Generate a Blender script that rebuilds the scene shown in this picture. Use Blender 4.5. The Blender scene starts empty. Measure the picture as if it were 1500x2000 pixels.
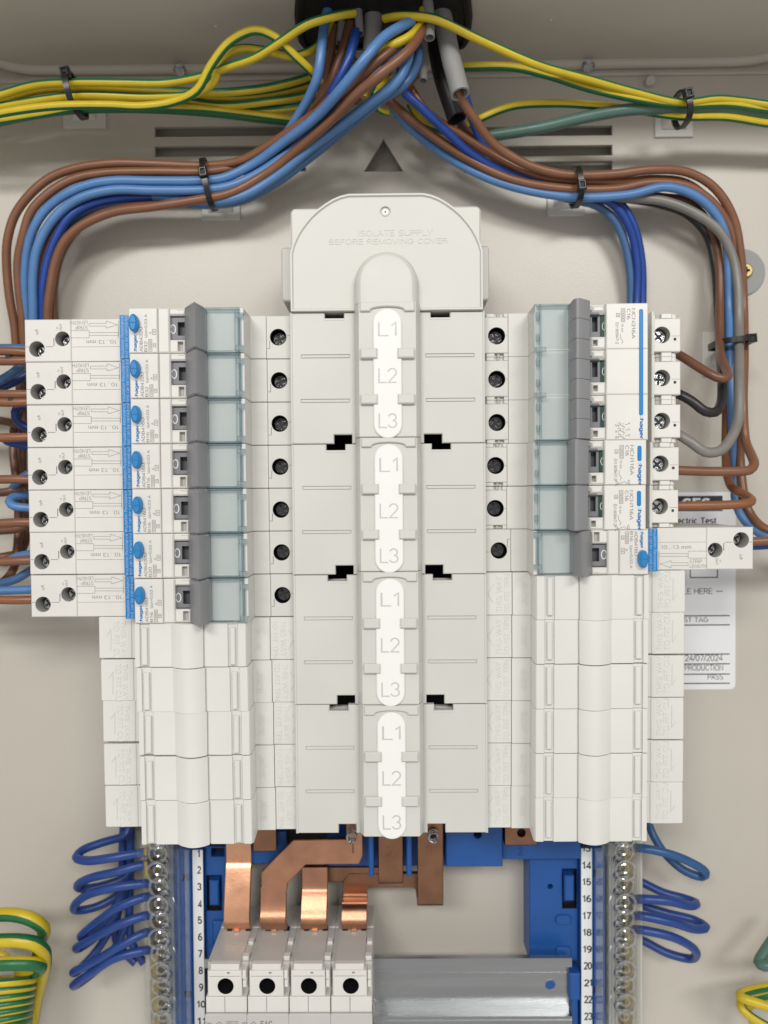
import bpy, math, random
from mathutils import Vector, Matrix
from mathutils.geometry import delaunay_2d_cdt

random.seed(7)
MM = 0.001
SC = bpy.context.scene
COL = SC.collection
PI = math.pi

# ---------------------------------------------------------------- camera
# board frame in millimetres: X right, Y up, H out of the back panel towards the viewer
FPX, CAMH = 1450.0, 367.0
ROLL, PITCH, YAW = -0.0078, math.radians(-1.3), 11.0 / 1450.0
RM = Matrix.Rotation(ROLL, 3, 'Z') @ Matrix.Rotation(YAW, 3, 'Y') @ Matrix.Rotation(PITCH, 3, 'X')
cam = bpy.data.cameras.new('camera')
camo = bpy.data.objects.new('camera', cam)
COL.objects.link(camo)
B2W = Matrix(((1, 0, 0), (0, 0, -1), (0, 1, 0)))          # board -> world axes
camo.matrix_world = Matrix.Translation(Vector((0, -CAMH * MM, 0))) @ (B2W @ RM).to_4x4()
cam.sensor_fit = 'HORIZONTAL'
cam.sensor_width = 36.0
cam.lens = FPX / 1500.0 * 36.0
cam.clip_start, cam.clip_end = 0.01, 20.0
cam.dof.use_dof = True
cam.dof.focus_distance = (CAMH - 72) * MM
cam.dof.aperture_fstop = 11.0
SC.camera = camo
SC.render.resolution_x, SC.render.resolution_y = 768, 1024

# ---------------------------------------------------------------- world, lamps, exposure
W = bpy.data.worlds.new('World')
SC.world = W
W.use_nodes = True
bg = W.node_tree.nodes['Background']
bg.inputs[0].default_value = (1.0, 0.985, 0.955, 1)
bg.inputs[1].default_value = 0.60


def lamp(name, x, y, h, sx, sy, power, color):
    l = bpy.data.lights.new(name, 'AREA')
    l.shape = 'RECTANGLE'
    l.size, l.size_y = sx * MM, sy * MM
    l.energy = power
    l.color = color
    o = bpy.data.objects.new(name, l)
    COL.objects.link(o)
    p = Vector((x, -h, y)) * MM
    d = Vector((0, 0, -40 * MM)) - p
    o.rotation_euler = d.to_track_quat('-Z', 'Y').to_euler()
    o.location = p
    return o


lamp('ceiling_lamp', -430, 680, 1450, 520, 200, 10.0, (1.0, 0.985, 0.945))
lamp('ceiling_lamp', 470, 680, 1450, 520, 200, 9.0, (1.0, 0.985, 0.945))
SC.view_settings.view_transform = 'Standard'
SC.view_settings.look = 'None'
SC.view_settings.exposure = 0.0
SC.view_settings.gamma = 1.0
SC.render.engine = 'CYCLES'
SC.cycles.max_bounces = 10
SC.cycles.transparent_max_bounces = 24
SC.cycles.use_denoising = True


def U(px, py, h):
    """board X, Y seen at photo pixel (px, py) on the plane at height h"""
    d = RM @ Vector(((px - 750) / FPX, -(py - 1000) / FPX, -1))
    t = (CAMH - h) / -d.z
    return Vector((d.x * t, d.y * t))


def UY(px, py, Y):
    """board X, H seen at photo pixel on the plane at height Y (for the top wall)"""
    d = RM @ Vector(((px - 750) / FPX, -(py - 1000) / FPX, -1))
    t = Y / d.y
    return Vector((d.x * t, CAMH + d.z * t))


def P3(px, py, h):
    u = U(px, py, h)
    return Vector((u.x, u.y, h))


def scale_at(h):
    return FPX / (CAMH - h)


# ---------------------------------------------------------------- materials
MATS = {}


def mat(name, col, rough=0.45, metal=0.0, mottle=0.03, bump=0.0, bscale=900, mscale=60, coat=0.0, spec=0.5, streak=None):
    m = bpy.data.materials.new(name)
    m.use_nodes = True
    nt = m.node_tree
    b = nt.nodes['Principled BSDF']
    b.inputs['Metallic'].default_value = metal
    b.inputs['Specular IOR Level'].default_value = spec
    b.inputs['Coat Weight'].default_value = coat
    tc = nt.nodes.new('ShaderNodeTexCoord')
    src = tc.outputs['Object']
    if streak:
        mp = nt.nodes.new('ShaderNodeMapping')
        mp.inputs['Scale'].default_value = streak
        nt.links.new(src, mp.inputs[0])
        src = mp.outputs[0]
    n = nt.nodes.new('ShaderNodeTexNoise')
    n.inputs['Scale'].default_value = mscale
    n.inputs['Detail'].default_value = 5
    nt.links.new(src, n.inputs['Vector'])
    r = nt.nodes.new('ShaderNodeValToRGB')
    r.color_ramp.elements[0].position, r.color_ramp.elements[1].position = 0.3, 0.7
    r.color_ramp.elements[0].color = tuple(c * (1 - mottle) for c in col) + (1,)
    r.color_ramp.elements[1].color = tuple(min(1, c * (1 + mottle)) for c in col) + (1,)
    nt.links.new(n.outputs['Fac'], r.inputs[0])
    nt.links.new(r.outputs[0], b.inputs['Base Color'])
    mr = nt.nodes.new('ShaderNodeMapRange')
    mr.inputs[3].default_value, mr.inputs[4].default_value = max(0.03, rough - 0.10), rough + 0.10
    nt.links.new(n.outputs['Fac'], mr.inputs[0])
    nt.links.new(mr.outputs[0], b.inputs['Roughness'])
    if bump:
        n2 = nt.nodes.new('ShaderNodeTexNoise')
        n2.inputs['Scale'].default_value = bscale
        n2.inputs['Detail'].default_value = 3
        nt.links.new(src, n2.inputs['Vector'])
        bp = nt.nodes.new('ShaderNodeBump')
        bp.inputs['Strength'].default_value = bump
        bp.inputs['Distance'].default_value = 0.0003
        nt.links.new(n2.outputs['Fac'], bp.inputs['Height'])
        nt.links.new(bp.outputs[0], b.inputs['Normal'])
    MATS[name] = m
    return m


def clear(name, tint, rough=0.06, gloss=0.06):
    m = bpy.data.materials.new(name)
    m.use_nodes = True
    nt = m.node_tree
    nt.nodes.remove(nt.nodes['Principled BSDF'])
    out = nt.nodes['Material Output']
    t = nt.nodes.new('ShaderNodeBsdfTransparent')
    t.inputs[0].default_value = tint + (1,)
    g = nt.nodes.new('ShaderNodeBsdfGlossy')
    g.inputs['Roughness'].default_value = rough
    lw = nt.nodes.new('ShaderNodeFresnel')
    lw.inputs[0].default_value = 1.5
    a = nt.nodes.new('ShaderNodeMath')
    a.operation = 'ADD'
    a.inputs[1].default_value = gloss
    nt.links.new(lw.outputs[0], a.inputs[0])
    ge = nt.nodes.new('ShaderNodeNewGeometry')
    iv = nt.nodes.new('ShaderNodeMath')
    iv.operation = 'SUBTRACT'
    iv.inputs[0].default_value = 1.0
    nt.links.new(ge.outputs['Backfacing'], iv.inputs[1])
    mu = nt.nodes.new('ShaderNodeMath')
    mu.operation = 'MULTIPLY'
    nt.links.new(a.outputs[0], mu.inputs[0])
    nt.links.new(iv.outputs[0], mu.inputs[1])
    mx = nt.nodes.new('ShaderNodeMixShader')
    nt.links.new(mu.outputs[0], mx.inputs[0])
    nt.links.new(t.outputs[0], mx.inputs[1])
    nt.links.new(g.outputs[0], mx.inputs[2])
    nt.links.new(mx.outputs[0], out.inputs[0])
    tc = nt.nodes.new('ShaderNodeTexCoord')
    n2 = nt.nodes.new('ShaderNodeTexNoise')
    n2.inputs['Scale'].default_value = 260
    nt.links.new(tc.outputs['Object'], n2.inputs['Vector'])
    bp = nt.nodes.new('ShaderNodeBump')
    bp.inputs['Strength'].default_value = 0.15
    bp.inputs['Distance'].default_value = 0.0003
    nt.links.new(n2.outputs['Fac'], bp.inputs['Height'])
    nt.links.new(bp.outputs[0], g.inputs['Normal'])
    MATS[name] = m
    return m


mat('paint', (0.525, 0.49, 0.435), 0.36, bump=0.25, bscale=1000, mottle=0.03, mscale=14)
mat('paint_top', (0.53, 0.495, 0.435), 0.45, bump=0.08, bscale=1300, mottle=0.015, mscale=25)
mat('plaster', (0.34, 0.31, 0.27), 0.8, bump=0.3, bscale=300)
mat('white_pl', (0.665, 0.648, 0.612), 0.40, bump=0.05, bscale=2500)
mat('white_mcb', (0.70, 0.685, 0.65), 0.34, bump=0.04, bscale=2500)
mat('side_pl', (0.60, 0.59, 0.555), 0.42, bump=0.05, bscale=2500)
mat('cover_pl', (0.58, 0.576, 0.536), 0.45, bump=0.08, bscale=2200, mottle=0.035, mscale=22)
mat('blank_pl', (0.66, 0.655, 0.62), 0.42, bump=0.06, bscale=2200, mottle=0.04, mscale=26)
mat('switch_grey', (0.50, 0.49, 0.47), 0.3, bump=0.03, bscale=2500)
mat('insert_pl', (0.80, 0.79, 0.765), 0.22, mottle=0.01)
mat('letter_grey', (0.52, 0.51, 0.49), 0.4)  # raised marker letters in a darker grey than the insert
mat('toggle_pl', (0.225, 0.225, 0.235), 0.42, bump=0.08, bscale=2500)
mat('dial_pl', (0.185, 0.185, 0.20), 0.4)
mat('dark_pocket', (0.10, 0.10, 0.112), 0.5)
mat('green_pl', (0.02, 0.085, 0.06), 0.4)
mat('ink', (0.17, 0.16, 0.15), 0.6)
mat('soft_ink', (0.30, 0.285, 0.265), 0.6)
mat('black_ink', (0.02, 0.02, 0.022), 0.6)
mat('blue_ink', (0.006, 0.15, 0.42), 0.5)
mat('white_ink', (0.80, 0.80, 0.78), 0.5)
mat('blue_label', (0.0, 0.185, 0.50), 0.4)
mat('blue_button', (0.015, 0.19, 0.46), 0.35)
mat('seam', (0.10, 0.095, 0.09), 0.7)
mat('frame_blue', (0.008, 0.075, 0.29), 0.42, bump=0.06, bscale=2000, mottle=0.06)
mat('slot_black', (0.012, 0.012, 0.014), 0.6)  # black put into slots, gaps and the tray in place of shade
mat('hole_white_shade', (0.42, 0.41, 0.39), 0.45)  # white plastic greyed, shade inside holes and notches put in the colour
mat('hole_dark', (0.012, 0.012, 0.012), 0.3)  # near-black walls and floors stand for the shade deep in terminal holes
mat('screw_zinc', (0.44, 0.45, 0.45), 0.2, metal=1.0, bump=0.6, bscale=1500, mottle=0.15, mscale=700)
mat('screw_dark', (0.03, 0.03, 0.032), 0.14, metal=0.0, bump=0.9, bscale=900, coat=0.4)
mat('steel', (0.38, 0.39, 0.395), 0.27, metal=1.0, mottle=0.08, mscale=200, streak=(0.06, 1, 1), bump=0.05)
mat('brass', (0.62, 0.43, 0.13), 0.3, metal=1.0, mottle=0.08)
mat('bar_brass', (0.44, 0.35, 0.17), 0.4, metal=1.0, mottle=0.2, mscale=300)
mat('copper_dim_reflect', (0.52, 0.265, 0.165), 0.38, metal=1.0, mottle=0.12, mscale=110, bump=0.15, bscale=900)  # darker copper; the dim room it would mirror is put in the colour
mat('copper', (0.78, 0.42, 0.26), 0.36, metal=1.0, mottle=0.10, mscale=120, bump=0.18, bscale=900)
mat('copper_dark_reflect', (0.30, 0.155, 0.095), 0.30, metal=1.0, mottle=0.14, mscale=90, bump=0.12)  # darkest copper, with dark reflections painted into its base colour
mat('rubber', (0.008, 0.008, 0.008), 0.5, bump=0.3, bscale=700)
mat('tie_black', (0.009, 0.009, 0.010), 0.32)
mat('sheath_grey', (0.27, 0.265, 0.26), 0.5, bump=0.1)
mat('sheath_black', (0.014, 0.014, 0.015), 0.45, bump=0.1)
mat('paper', (0.78, 0.78, 0.80), 0.6, mottle=0.01)
mat('strip_white', (0.78, 0.78, 0.79), 0.45, mottle=0.01)
mat('washer_grey', (0.27, 0.275, 0.275), 0.45)
mat('mount_white', (0.66, 0.65, 0.61), 0.4)
WIRES = {
    'brown': (0.20, 0.084, 0.043), 'brown_dark': (0.155, 0.066, 0.036), 'brown_red': (0.235, 0.090, 0.038),
    'lightblue': (0.085, 0.205, 0.44), 'steelblue': (0.055, 0.13, 0.28), 'royal': (0.010, 0.050, 0.27), 'navy': (0.012, 0.045, 0.20),
    'loopblue': (0.014, 0.05, 0.225), 'loopsteel': (0.02, 0.085, 0.23),
    'grey': (0.20, 0.19, 0.175), 'black': (0.017, 0.016, 0.016), 'yellow': (0.56, 0.42, 0.015), 'green': (0.012, 0.125, 0.042), 'teal': (0.075, 0.145, 0.118),
}
for k, c in WIRES.items():
    mat('wire_' + k, c, 0.36, mottle=0.06, mscale=150, bump=0.05, bscale=1500)
clear('clear_blue', (0.905, 0.932, 0.94), 0.05, 0.05)
clear('clear_edge', (0.80, 0.885, 0.915), 0.04, 0.32)
clear('clear_ring', (0.93, 0.935, 0.94), 0.06, 0.28)
clear('clear_cover', (0.975, 0.98, 0.98), 0.22, 0.03)

# ---------------------------------------------------------------- 2D helpers


def area(p):
    return 0.5 * sum(p[i][0] * p[(i + 1) % len(p)][1] - p[(i + 1) % len(p)][0] * p[i][1] for i in range(len(p)))


def ccw(p):
    p = [(float(a[0]), float(a[1])) for a in p]
    return p if area(p) > 0 else p[::-1]


def rect(x0, x1, y0, y1):
    x0, x1 = min(x0, x1), max(x0, x1)
    y0, y1 = min(y0, y1), max(y0, y1)
    return [(x0, y0), (x1, y0), (x1, y1), (x0, y1)]


def rrect(x0, x1, y0, y1, r, n=5):
    x0, x1 = min(x0, x1), max(x0, x1)
    y0, y1 = min(y0, y1), max(y0, y1)
    r = min(r, (x1 - x0) / 2 - 1e-4, (y1 - y0) / 2 - 1e-4)
    out = []
    for cx, cy, a0 in ((x1 - r, y0 + r, -90), (x1 - r, y1 - r, 0), (x0 + r, y1 - r, 90), (x0 + r, y0 + r, 180)):
        for i in range(n + 1):
            a = math.radians(a0 + 90 * i / n)
            out.append((cx + r * math.cos(a), cy + r * math.sin(a)))
    return out


def circ(cx, cy, r, n=24, ry=None):
    ry = ry or r
    return [(cx + r * math.cos(2 * PI * i / n), cy + ry * math.sin(2 * PI * i / n)) for i in range(n)]


def pin(c, poly):
    r = False
    n = len(poly)
    for i in range(n):
        a, b = poly[i], poly[(i + 1) % n]
        if (a.y > c.y) != (b.y > c.y) and c.x < (b.x - a.x) * (c.y - a.y) / (b.y - a.y) + a.x:
            r = not r
    return r


def inset(p, d):
    if abs(d) < 1e-9:
        return list(p)
    n = len(p)
    out = []
    for i in range(n):
        a, b, c = Vector(p[i - 1]), Vector(p[i]), Vector(p[(i + 1) % n])
        e1, e2 = (b - a), (c - b)
        if e1.length < 1e-9 or e2.length < 1e-9:
            out.append(tuple(b))
            continue
        e1.normalize()
        e2.normalize()
        n1, n2 = Vector((-e1.y, e1.x)), Vector((-e2.y, e2.x))
        m = n1 + n2
        if m.length < 1e-6:
            m = n1.copy()
        m.normalize()
        k = d / max(0.35, m.dot(n1))
        out.append((b.x + m.x * k, b.y + m.y * k))
    return out


# ---------------------------------------------------------------- text
TXT = {}


def arc(cx, cy, rx, ry, a0, a1, n=9):
    return [(cx + rx * math.cos(math.radians(a0 + (a1 - a0) * i / n)), cy + ry * math.sin(math.radians(a0 + (a1 - a0) * i / n))) for i in range(n + 1)]


# plain grotesque strokes, (advance width, strokes) in cap heights
GLYPH = {
    '0': (.62, [arc(.29, .5, .25, .46, 90, 450, 20)]), '1': (.5, [[(.08, .74), (.27, .96), (.27, .04)]]),
    '2': (.62, [arc(.29, .7, .24, .26, 170, -30) + [(.06, .04), (.55, .04)]]),
    '3': (.62, [arc(.28, .73, .22, .23, 165, -85), arc(.28, .28, .25, .24, 85, -165)]),
    '4': (.62, [[(.42, .04), (.42, .96), (.04, .28), (.57, .28)]]),
    '5': (.62, [[(.50, .96), (.13, .96), (.09, .52)] + arc(.29, .33, .25, .29, 130, -160)]),
    '6': (.62, [arc(.29, .31, .24, .27, 90, 450, 16), arc(.36, .42, .31, .54, 178, 70)]),
    '7': (.60, [[(.05, .96), (.54, .96), (.22, .04)]]),
    '8': (.62, [arc(.29, .74, .21, .22, 90, 450, 16), arc(.29, .28, .25, .24, 90, 450, 16)]),
    '9': (.62, [arc(.29, .69, .24, .27, 90, 450, 16), arc(.22, .58, .31, .54, -2, -110)]),
    'A': (.72, [[(.03, .02), (.34, .98), (.65, .02)], [(.14, .33), (.54, .33)]]),
    'B': (.68, [[(.09, .04), (.09, .96), (.36, .96)] + arc(.36, .74, .2, .22, 90, -90) + [(.09, .52)], [(.36, .52)] + arc(.36, .28, .23, .24, 90, -90) + [(.09, .04)]]),
    'C': (.74, [arc(.38, .5, .31, .46, 40, 320, 16)]), 'D': (.74, [[(.09, .04), (.09, .96), (.30, .96)] + arc(.30, .5, .34, .46, 90, -90, 14) + [(.09, .04)]]),
    'E': (.64, [[(.57, .96), (.09, .96), (.09, .04), (.58, .04)], [(.09, .52), (.52, .52)]]),
    'F': (.60, [[(.55, .96), (.09, .96), (.09, .02)], [(.09, .5), (.48, .5)]]),
    'G': (.78, [arc(.38, .5, .31, .46, 45, 350, 18) + [(.69, .46), (.42, .46)]]),
    'H': (.74, [[(.09, .02), (.09, .98)], [(.63, .02), (.63, .98)], [(.09, .52), (.63, .52)]]), 'I': (.28, [[(.13, .02), (.13, .98)]]),
    'J': (.55, [[(.43, .98), (.43, .28)] + arc(.24, .26, .19, .22, 0, -180)]), 'K': (.70, [[(.09, .02), (.09, .98)], [(.62, .98), (.09, .38)], [(.28, .58), (.65, .02)]]),
    'L': (.56, [[(.09, .98), (.09, .04), (.53, .04)]]), 'M': (.84, [[(.09, .02), (.09, .96), (.41, .08), (.73, .96), (.73, .02)]]),
    'N': (.74, [[(.09, .02), (.09, .96), (.63, .04), (.63, .98)]]), 'O': (.80, [arc(.39, .5, .33, .46, 90, 450, 20)]),
    'P': (.66, [[(.09, .02), (.09, .96), (.36, .96)] + arc(.36, .71, .22, .25, 90, -90) + [(.09, .46)]]),
    'R': (.70, [[(.09, .02), (.09, .96), (.37, .96)] + arc(.37, .73, .22, .23, 90, -90) + [(.09, .50)], [(.38, .50), (.62, .02)]]),
    'S': (.68, [arc(.33, .73, .24, .23, 30, 270) + arc(.34, .27, .26, .23, 90, -155)]), 'T': (.64, [[(.02, .96), (.60, .96)], [(.31, .96), (.31, .02)]]),
    'U': (.74, [[(.09, .98), (.09, .32)] + arc(.36, .32, .27, .28, 180, 360) + [(.63, .98)]]), 'V': (.70, [[(.03, .98), (.33, .03), (.63, .98)]]),
    'W': (.98, [[(.03, .98), (.24, .04), (.47, .94), (.70, .04), (.91, .98)]]), 'Y': (.68, [[(.03, .98), (.32, .46), (.61, .98)], [(.32, .46), (.32, .02)]]),
    'Z': (.64, [[(.05, .96), (.56, .96), (.04, .04), (.58, .04)]]), ' ': (.34, []), '.': (.26, [[(.10, .02), (.14, .12)]]), ',': (.26, [[(.13, .12), (.07, -.12)]]),
    '/': (.36, [[(.01, -.02), (.30, 1.0)]]), '-': (.40, [[(.05, .40), (.33, .40)]]), '=': (.62, [[(.06, .34), (.54, .34)], [(.06, .58), (.54, .58)]]),
    '\u0394': (.70, [[(.05, .04), (.33, .94), (.62, .04), (.05, .04)]]), 'n': (.58, [[(.09, .02), (.09, .70)], [(.09, .46)] + arc(.28, .46, .19, .23, 150, 0) + [(.47, .02)]]),
    'm': (.88, [[(.09, .02), (.09, .70)], [(.09, .48)] + arc(.25, .48, .16, .21, 150, 0) + [(.41, .02)], [(.41, .48)] + arc(.58, .48, .16, .21, 150, 0) + [(.74, .02)]]),
    'k': (.54, [[(.09, .02), (.09, .98)], [(.44, .70), (.09, .30)], [(.22, .44), (.46, .02)]]),
    ':': (.28, [[(.12, .04), (.12, .16)], [(.12, .52), (.12, .64)]]),
    'h': (.58, [[(.09, .02), (.09, .98)], [(.09, .46)] + arc(.28, .46, .19, .23, 150, 0) + [(.47, .02)]]),
    'a': (.58, [arc(.28, .50, .19, .20, 160, 0) + [(.47, .02)], [(.47, .42)] + arc(.24, .20, .18, .18, 80, 290) + [(.47, .18)]]),
    'g': (.60, [arc(.27, .36, .20, .33, 90, 450, 16), [(.48, .70), (.48, -.05)] + arc(.27, -.05, .21, .20, 0, -150)]),
    'e': (.58, [[(.07, .36), (.48, .36)] + arc(.28, .36, .20, .33, 0, 310, 14)]),
    'r': (.40, [[(.09, .02), (.09, .70)], [(.09, .44)] + arc(.30, .44, .20, .25, 165, 85)]),
    'i': (.24, [[(.11, .02), (.11, .70)], [(.11, .86), (.11, .98)]]), 'l': (.24, [[(.11, .02), (.11, .98)]]), 't': (.36, [[(.15, .92), (.15, .14), (.30, .03)], [(.02, .70), (.32, .70)]]),
    'c': (.54, [arc(.28, .36, .20, .33, 50, 310, 14)]), 's': (.52, [arc(.25, .53, .17, .16, 40, 265) + arc(.26, .19, .19, .17, 90, -145)]),
    'u': (.58, [[(.09, .70), (.09, .26)] + arc(.28, .26, .19, .23, 180, 330) + [(.47, .26)], [(.47, .70), (.47, .02)]]), 'o': (.60, [arc(.29, .36, .22, .33, 90, 450, 16)]),
    'b': (.60, [[(.09, .02), (.09, .98)], arc(.29, .36, .20, .33, 90, 450, 16)]), 'd': (.60, [[(.49, .02), (.49, .98)], arc(.28, .36, .20, .33, 90, 450, 16)]),
}


def stroke_text(st, solid, w):
    """centre-line strokes widened to w; solid adds the side walls"""
    v, f = [], []
    ox = 0.0
    for ch in st:
        adv, strokes = GLYPH[ch]
        for k, pl in enumerate(strokes):
            P = [Vector((p[0] + ox, p[1])) for p in pl]
            P = [p for i, p in enumerate(P) if i == 0 or (p - P[i - 1]).length > 1e-4]
            n = len(P)
            shut = (P[0] - P[-1]).length < 1e-3
            L_, R_ = [], []
            for i in range(n):
                d0 = (P[i] - P[i - 1]).normalized() if i else ((P[0] - P[-2]).normalized() if shut else None)
                d1 = (P[i + 1] - P[i]).normalized() if i < n - 1 else ((P[1] - P[0]).normalized() if shut else None)
                d0, d1 = d0 or d1, d1 or d0
                n0, n1 = Vector((-d0.y, d0.x)), Vector((-d1.y, d1.x))
                m_ = n0 + n1
                m_ = m_.normalized() if m_.length > 1e-3 else n0
                q = m_ * (w / 2 / max(.5, m_.dot(n0)))
                L_.append(P[i] + q)
                R_.append(P[i] - q)
            z1 = 0.5 + 0.002 * k
            b0 = len(v)
            for a, b in zip(L_, R_):
                v += [(a.x, a.y, z1), (b.x, b.y, z1)]
                if solid:
                    v += [(a.x, a.y, -.5), (b.x, b.y, -.5)]
            q = 4 if solid else 2
            for i in range(n - 1):
                a, b = b0 + q * i, b0 + q * (i + 1)
                f.append((a, a + 1, b + 1, b))
                if solid:
                    f += [(a + 2, a, b, b + 2), (a + 1, a + 3, b + 3, b + 1)]
            if solid and not shut:
                e = b0 + q * (n - 1)
                f += [(b0 + 2, b0 + 3, b0 + 1, b0), (e, e + 1, e + 3, e + 2)]
        ox += adv + 0.02
    return v, f


def text_geo(s, solid=False, bold=0.0):
    key = (s, solid, bold)
    if key in TXT:
        return TXT[key]
    v, f = stroke_text(s, solid, bold or 0.105)
    xs, ys = [a[0] for a in v], [a[1] for a in v]
    TXT[key] = (v, f, min(xs), max(xs), min(ys), max(ys))
    return TXT[key]


# ---------------------------------------------------------------- mesh builder (board millimetres)
class MB:
    def __init__(s):
        s.v, s.f, s.m, s.mats = [], [], [], []

    def mi(s, m):
        if m not in s.mats:
            s.mats.append(m)
        return s.mats.index(m)

    def add(s, vs):
        k = len(s.v)
        s.v.extend(tuple(a) for a in vs)
        return list(range(k, k + len(vs)))

    def face(s, ids, m):
        s.f.append(tuple(ids))
        s.m.append(s.mi(m))

    def bridge(s, a, b, m, closed=True):
        n = len(a)
        for i in range(n if closed else n - 1):
            j = (i + 1) % n
            s.face((a[i], a[j], b[j], b[i]), m)

    def plate(s, outer, h0, h1, c=0.25, m='white_pl', holes=(), bottom=False, xf=None):
        """prism with chamfered front edge; holes = (poly, depth, wall mat, floor mat or None)"""
        o = ccw(outer)
        zz = (lambda p, h: (p[0], p[1], h)) if xf is None else (lambda p, h: xf(p[0], p[1], h))
        top = inset(o, c) if c else o
        r0 = s.add([zz(p, h0) for p in o])
        r1 = s.add([zz(p, h1 - c) for p in o]) if c else None
        r2 = s.add([zz(p, h1) for p in top])
        if c:
            s.bridge(r0, r1, m)
            s.bridge(r1, r2, m)
        else:
            s.bridge(r0, r2, m)
        if bottom:
            s.face(r0[::-1], m)
        if not holes:
            s.face(r2, m)
            return
        loops = [[Vector((p[0], p[1], 0)) for p in top]]
        ids = list(r2)
        for poly, depth, mw, mf in holes:
            q = ccw(poly)
            e_ = 0.03 if mw == 'seam' else 0.12
            if len(top) == 4:
                bx = (min(p[0] for p in top), max(p[0] for p in top), min(p[1] for p in top), max(p[1] for p in top))
                k_ = e_ + 0.04
                q = [(min(max(p[0], bx[0] + k_), bx[1] - k_), min(max(p[1], bx[2] + k_), bx[3] - k_)) for p in q]
            rim = inset(q, -e_)
            a = s.add([zz(p, h1) for p in rim])
            b = s.add([zz(p, h1 - e_) for p in q])
            d = s.add([zz(p, h1 - depth) for p in q])
            s.bridge(a, b, m)
            s.bridge(b, d, mw)
            if mf:
                s.face(d, mf)
            loops.append([Vector((p[0], p[1], 0)) for p in rim])
            ids += a
        flat, edges = [], []
        for l in loops:
            k0 = len(flat)
            flat += [Vector((p.x, p.y)) for p in l]
            edges += [(k0 + i, k0 + (i + 1) % len(l)) for i in range(len(l))]
        vo, _, fo, ov, _, _ = delaunay_2d_cdt(flat, edges, [], 0, 1e-5)
        for t in fo:
            c = (vo[t[0]] + vo[t[1]] + vo[t[2]]) / 3
            if not pin(c, loops[0]) or any(pin(c, l) for l in loops[1:]):
                continue
            p, q, r = (vo[i] for i in t)
            if (q.x - p.x) * (r.y - p.y) - (r.x - p.x) * (q.y - p.y) < 0:
                t = t[::-1]
            if all(ov[i] for i in t):
                s.face([ids[ov[i][0]] for i in t], m)
            else:
                print('hole crosses the outline', m, [tuple(round(v, 1) for v in vo[i]) for i in t])

    def box(s, x0, x1, y0, y1, h0, h1, c=0.25, m='white_pl', holes=(), bottom=False):
        s.plate(rect(x0, x1, y0, y1), h0, h1, c, m, holes, bottom)

    def extr(s, prof, h0, y0, y1, c=0.25, m='white_pl'):
        """profile (x, h) running left to right, closed down to h0, extruded along Y"""
        y0, y1 = min(y0, y1), max(y0, y1)
        pr = [(prof[0][0], h0)] + list(prof) + [(prof[-1][0], h0)]
        pr = ccw(pr)
        ins = inset(pr, c)
        rings = [(ins, y0), (pr, y0 + c), (pr, y1 - c), (ins, y1)]
        R = [s.add([(p[0], y, p[1]) for p in q]) for q, y in rings]
        for a, b in zip(R, R[1:]):
            s.bridge(b, a, m)
        s.face(R[0], m)
        s.face(R[-1][::-1], m)

    def tube(s, pts, r, n=10, m='wire_brown', m2=None, stripe=(), caps=True, closed=False, twist=0.0, step=2.6, phase=0.0, flat=1.0, inner=None):
        P = catmull(pts, step, closed)
        N = len(P)
        T = []
        for i in range(N):
            a = P[i - 1] if (i > 0 or closed) else P[i]
            b = P[(i + 1) % N] if (i < N - 1 or closed) else P[i]
            t = (b - a)
            T.append(t.normalized() if t.length > 1e-9 else Vector((1, 0, 0)))
        up = Vector((0, 0, 1))
        if abs(T[0].dot(up)) > 0.95:
            up = Vector((0, 1, 0))
        nrm = (up - T[0] * up.dot(T[0])).normalized()
        rings = []
        L = 0.0
        for i in range(N):
            if i:
                nrm = nrm - T[i] * nrm.dot(T[i])
                nrm.normalize()
                L += (P[i] - P[i - 1]).length
            bi = T[i].cross(nrm)
            a0 = phase + twist * L
            ring = []
            for j in range(n):
                a = a0 + 2 * PI * j / n
                ring.append(P[i] + nrm * (math.cos(a) * r) + bi * (math.sin(a) * r * flat))
            rings.append(s.add(ring))
        prs = list(zip(rings, rings[1:])) + ([(rings[-1], rings[0])] if closed else [])
        for a, b in prs:
            for j in range(n):
                k = (j + 1) % n
                s.face((a[j], a[k], b[k], b[j]), m2 if (m2 and j in stripe) else m)
        if caps and not closed:
            s.face(rings[0][::-1], m)
            s.face(rings[-1], m)
        return P

    def sphere(s, c, rx, ry, rz, m, n=12, k=6):
        R = []
        for i in range(1, k):
            a = PI * i / k
            R.append(s.add([(c[0] + rx * math.sin(a) * math.cos(2 * PI * j / n), c[1] + ry * math.sin(a) * math.sin(2 * PI * j / n), c[2] + rz * math.cos(a)) for j in range(n)]))
        t = s.add([(c[0], c[1], c[2] + rz), (c[0], c[1], c[2] - rz)])
        for a, b in zip(R, R[1:]):
            s.bridge(b, a, m)
        for j in range(n):
            s.face((R[0][j], R[0][(j + 1) % n], t[0]), m)
            s.face((R[-1][(j + 1) % n], R[-1][j], t[1]), m)

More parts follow.
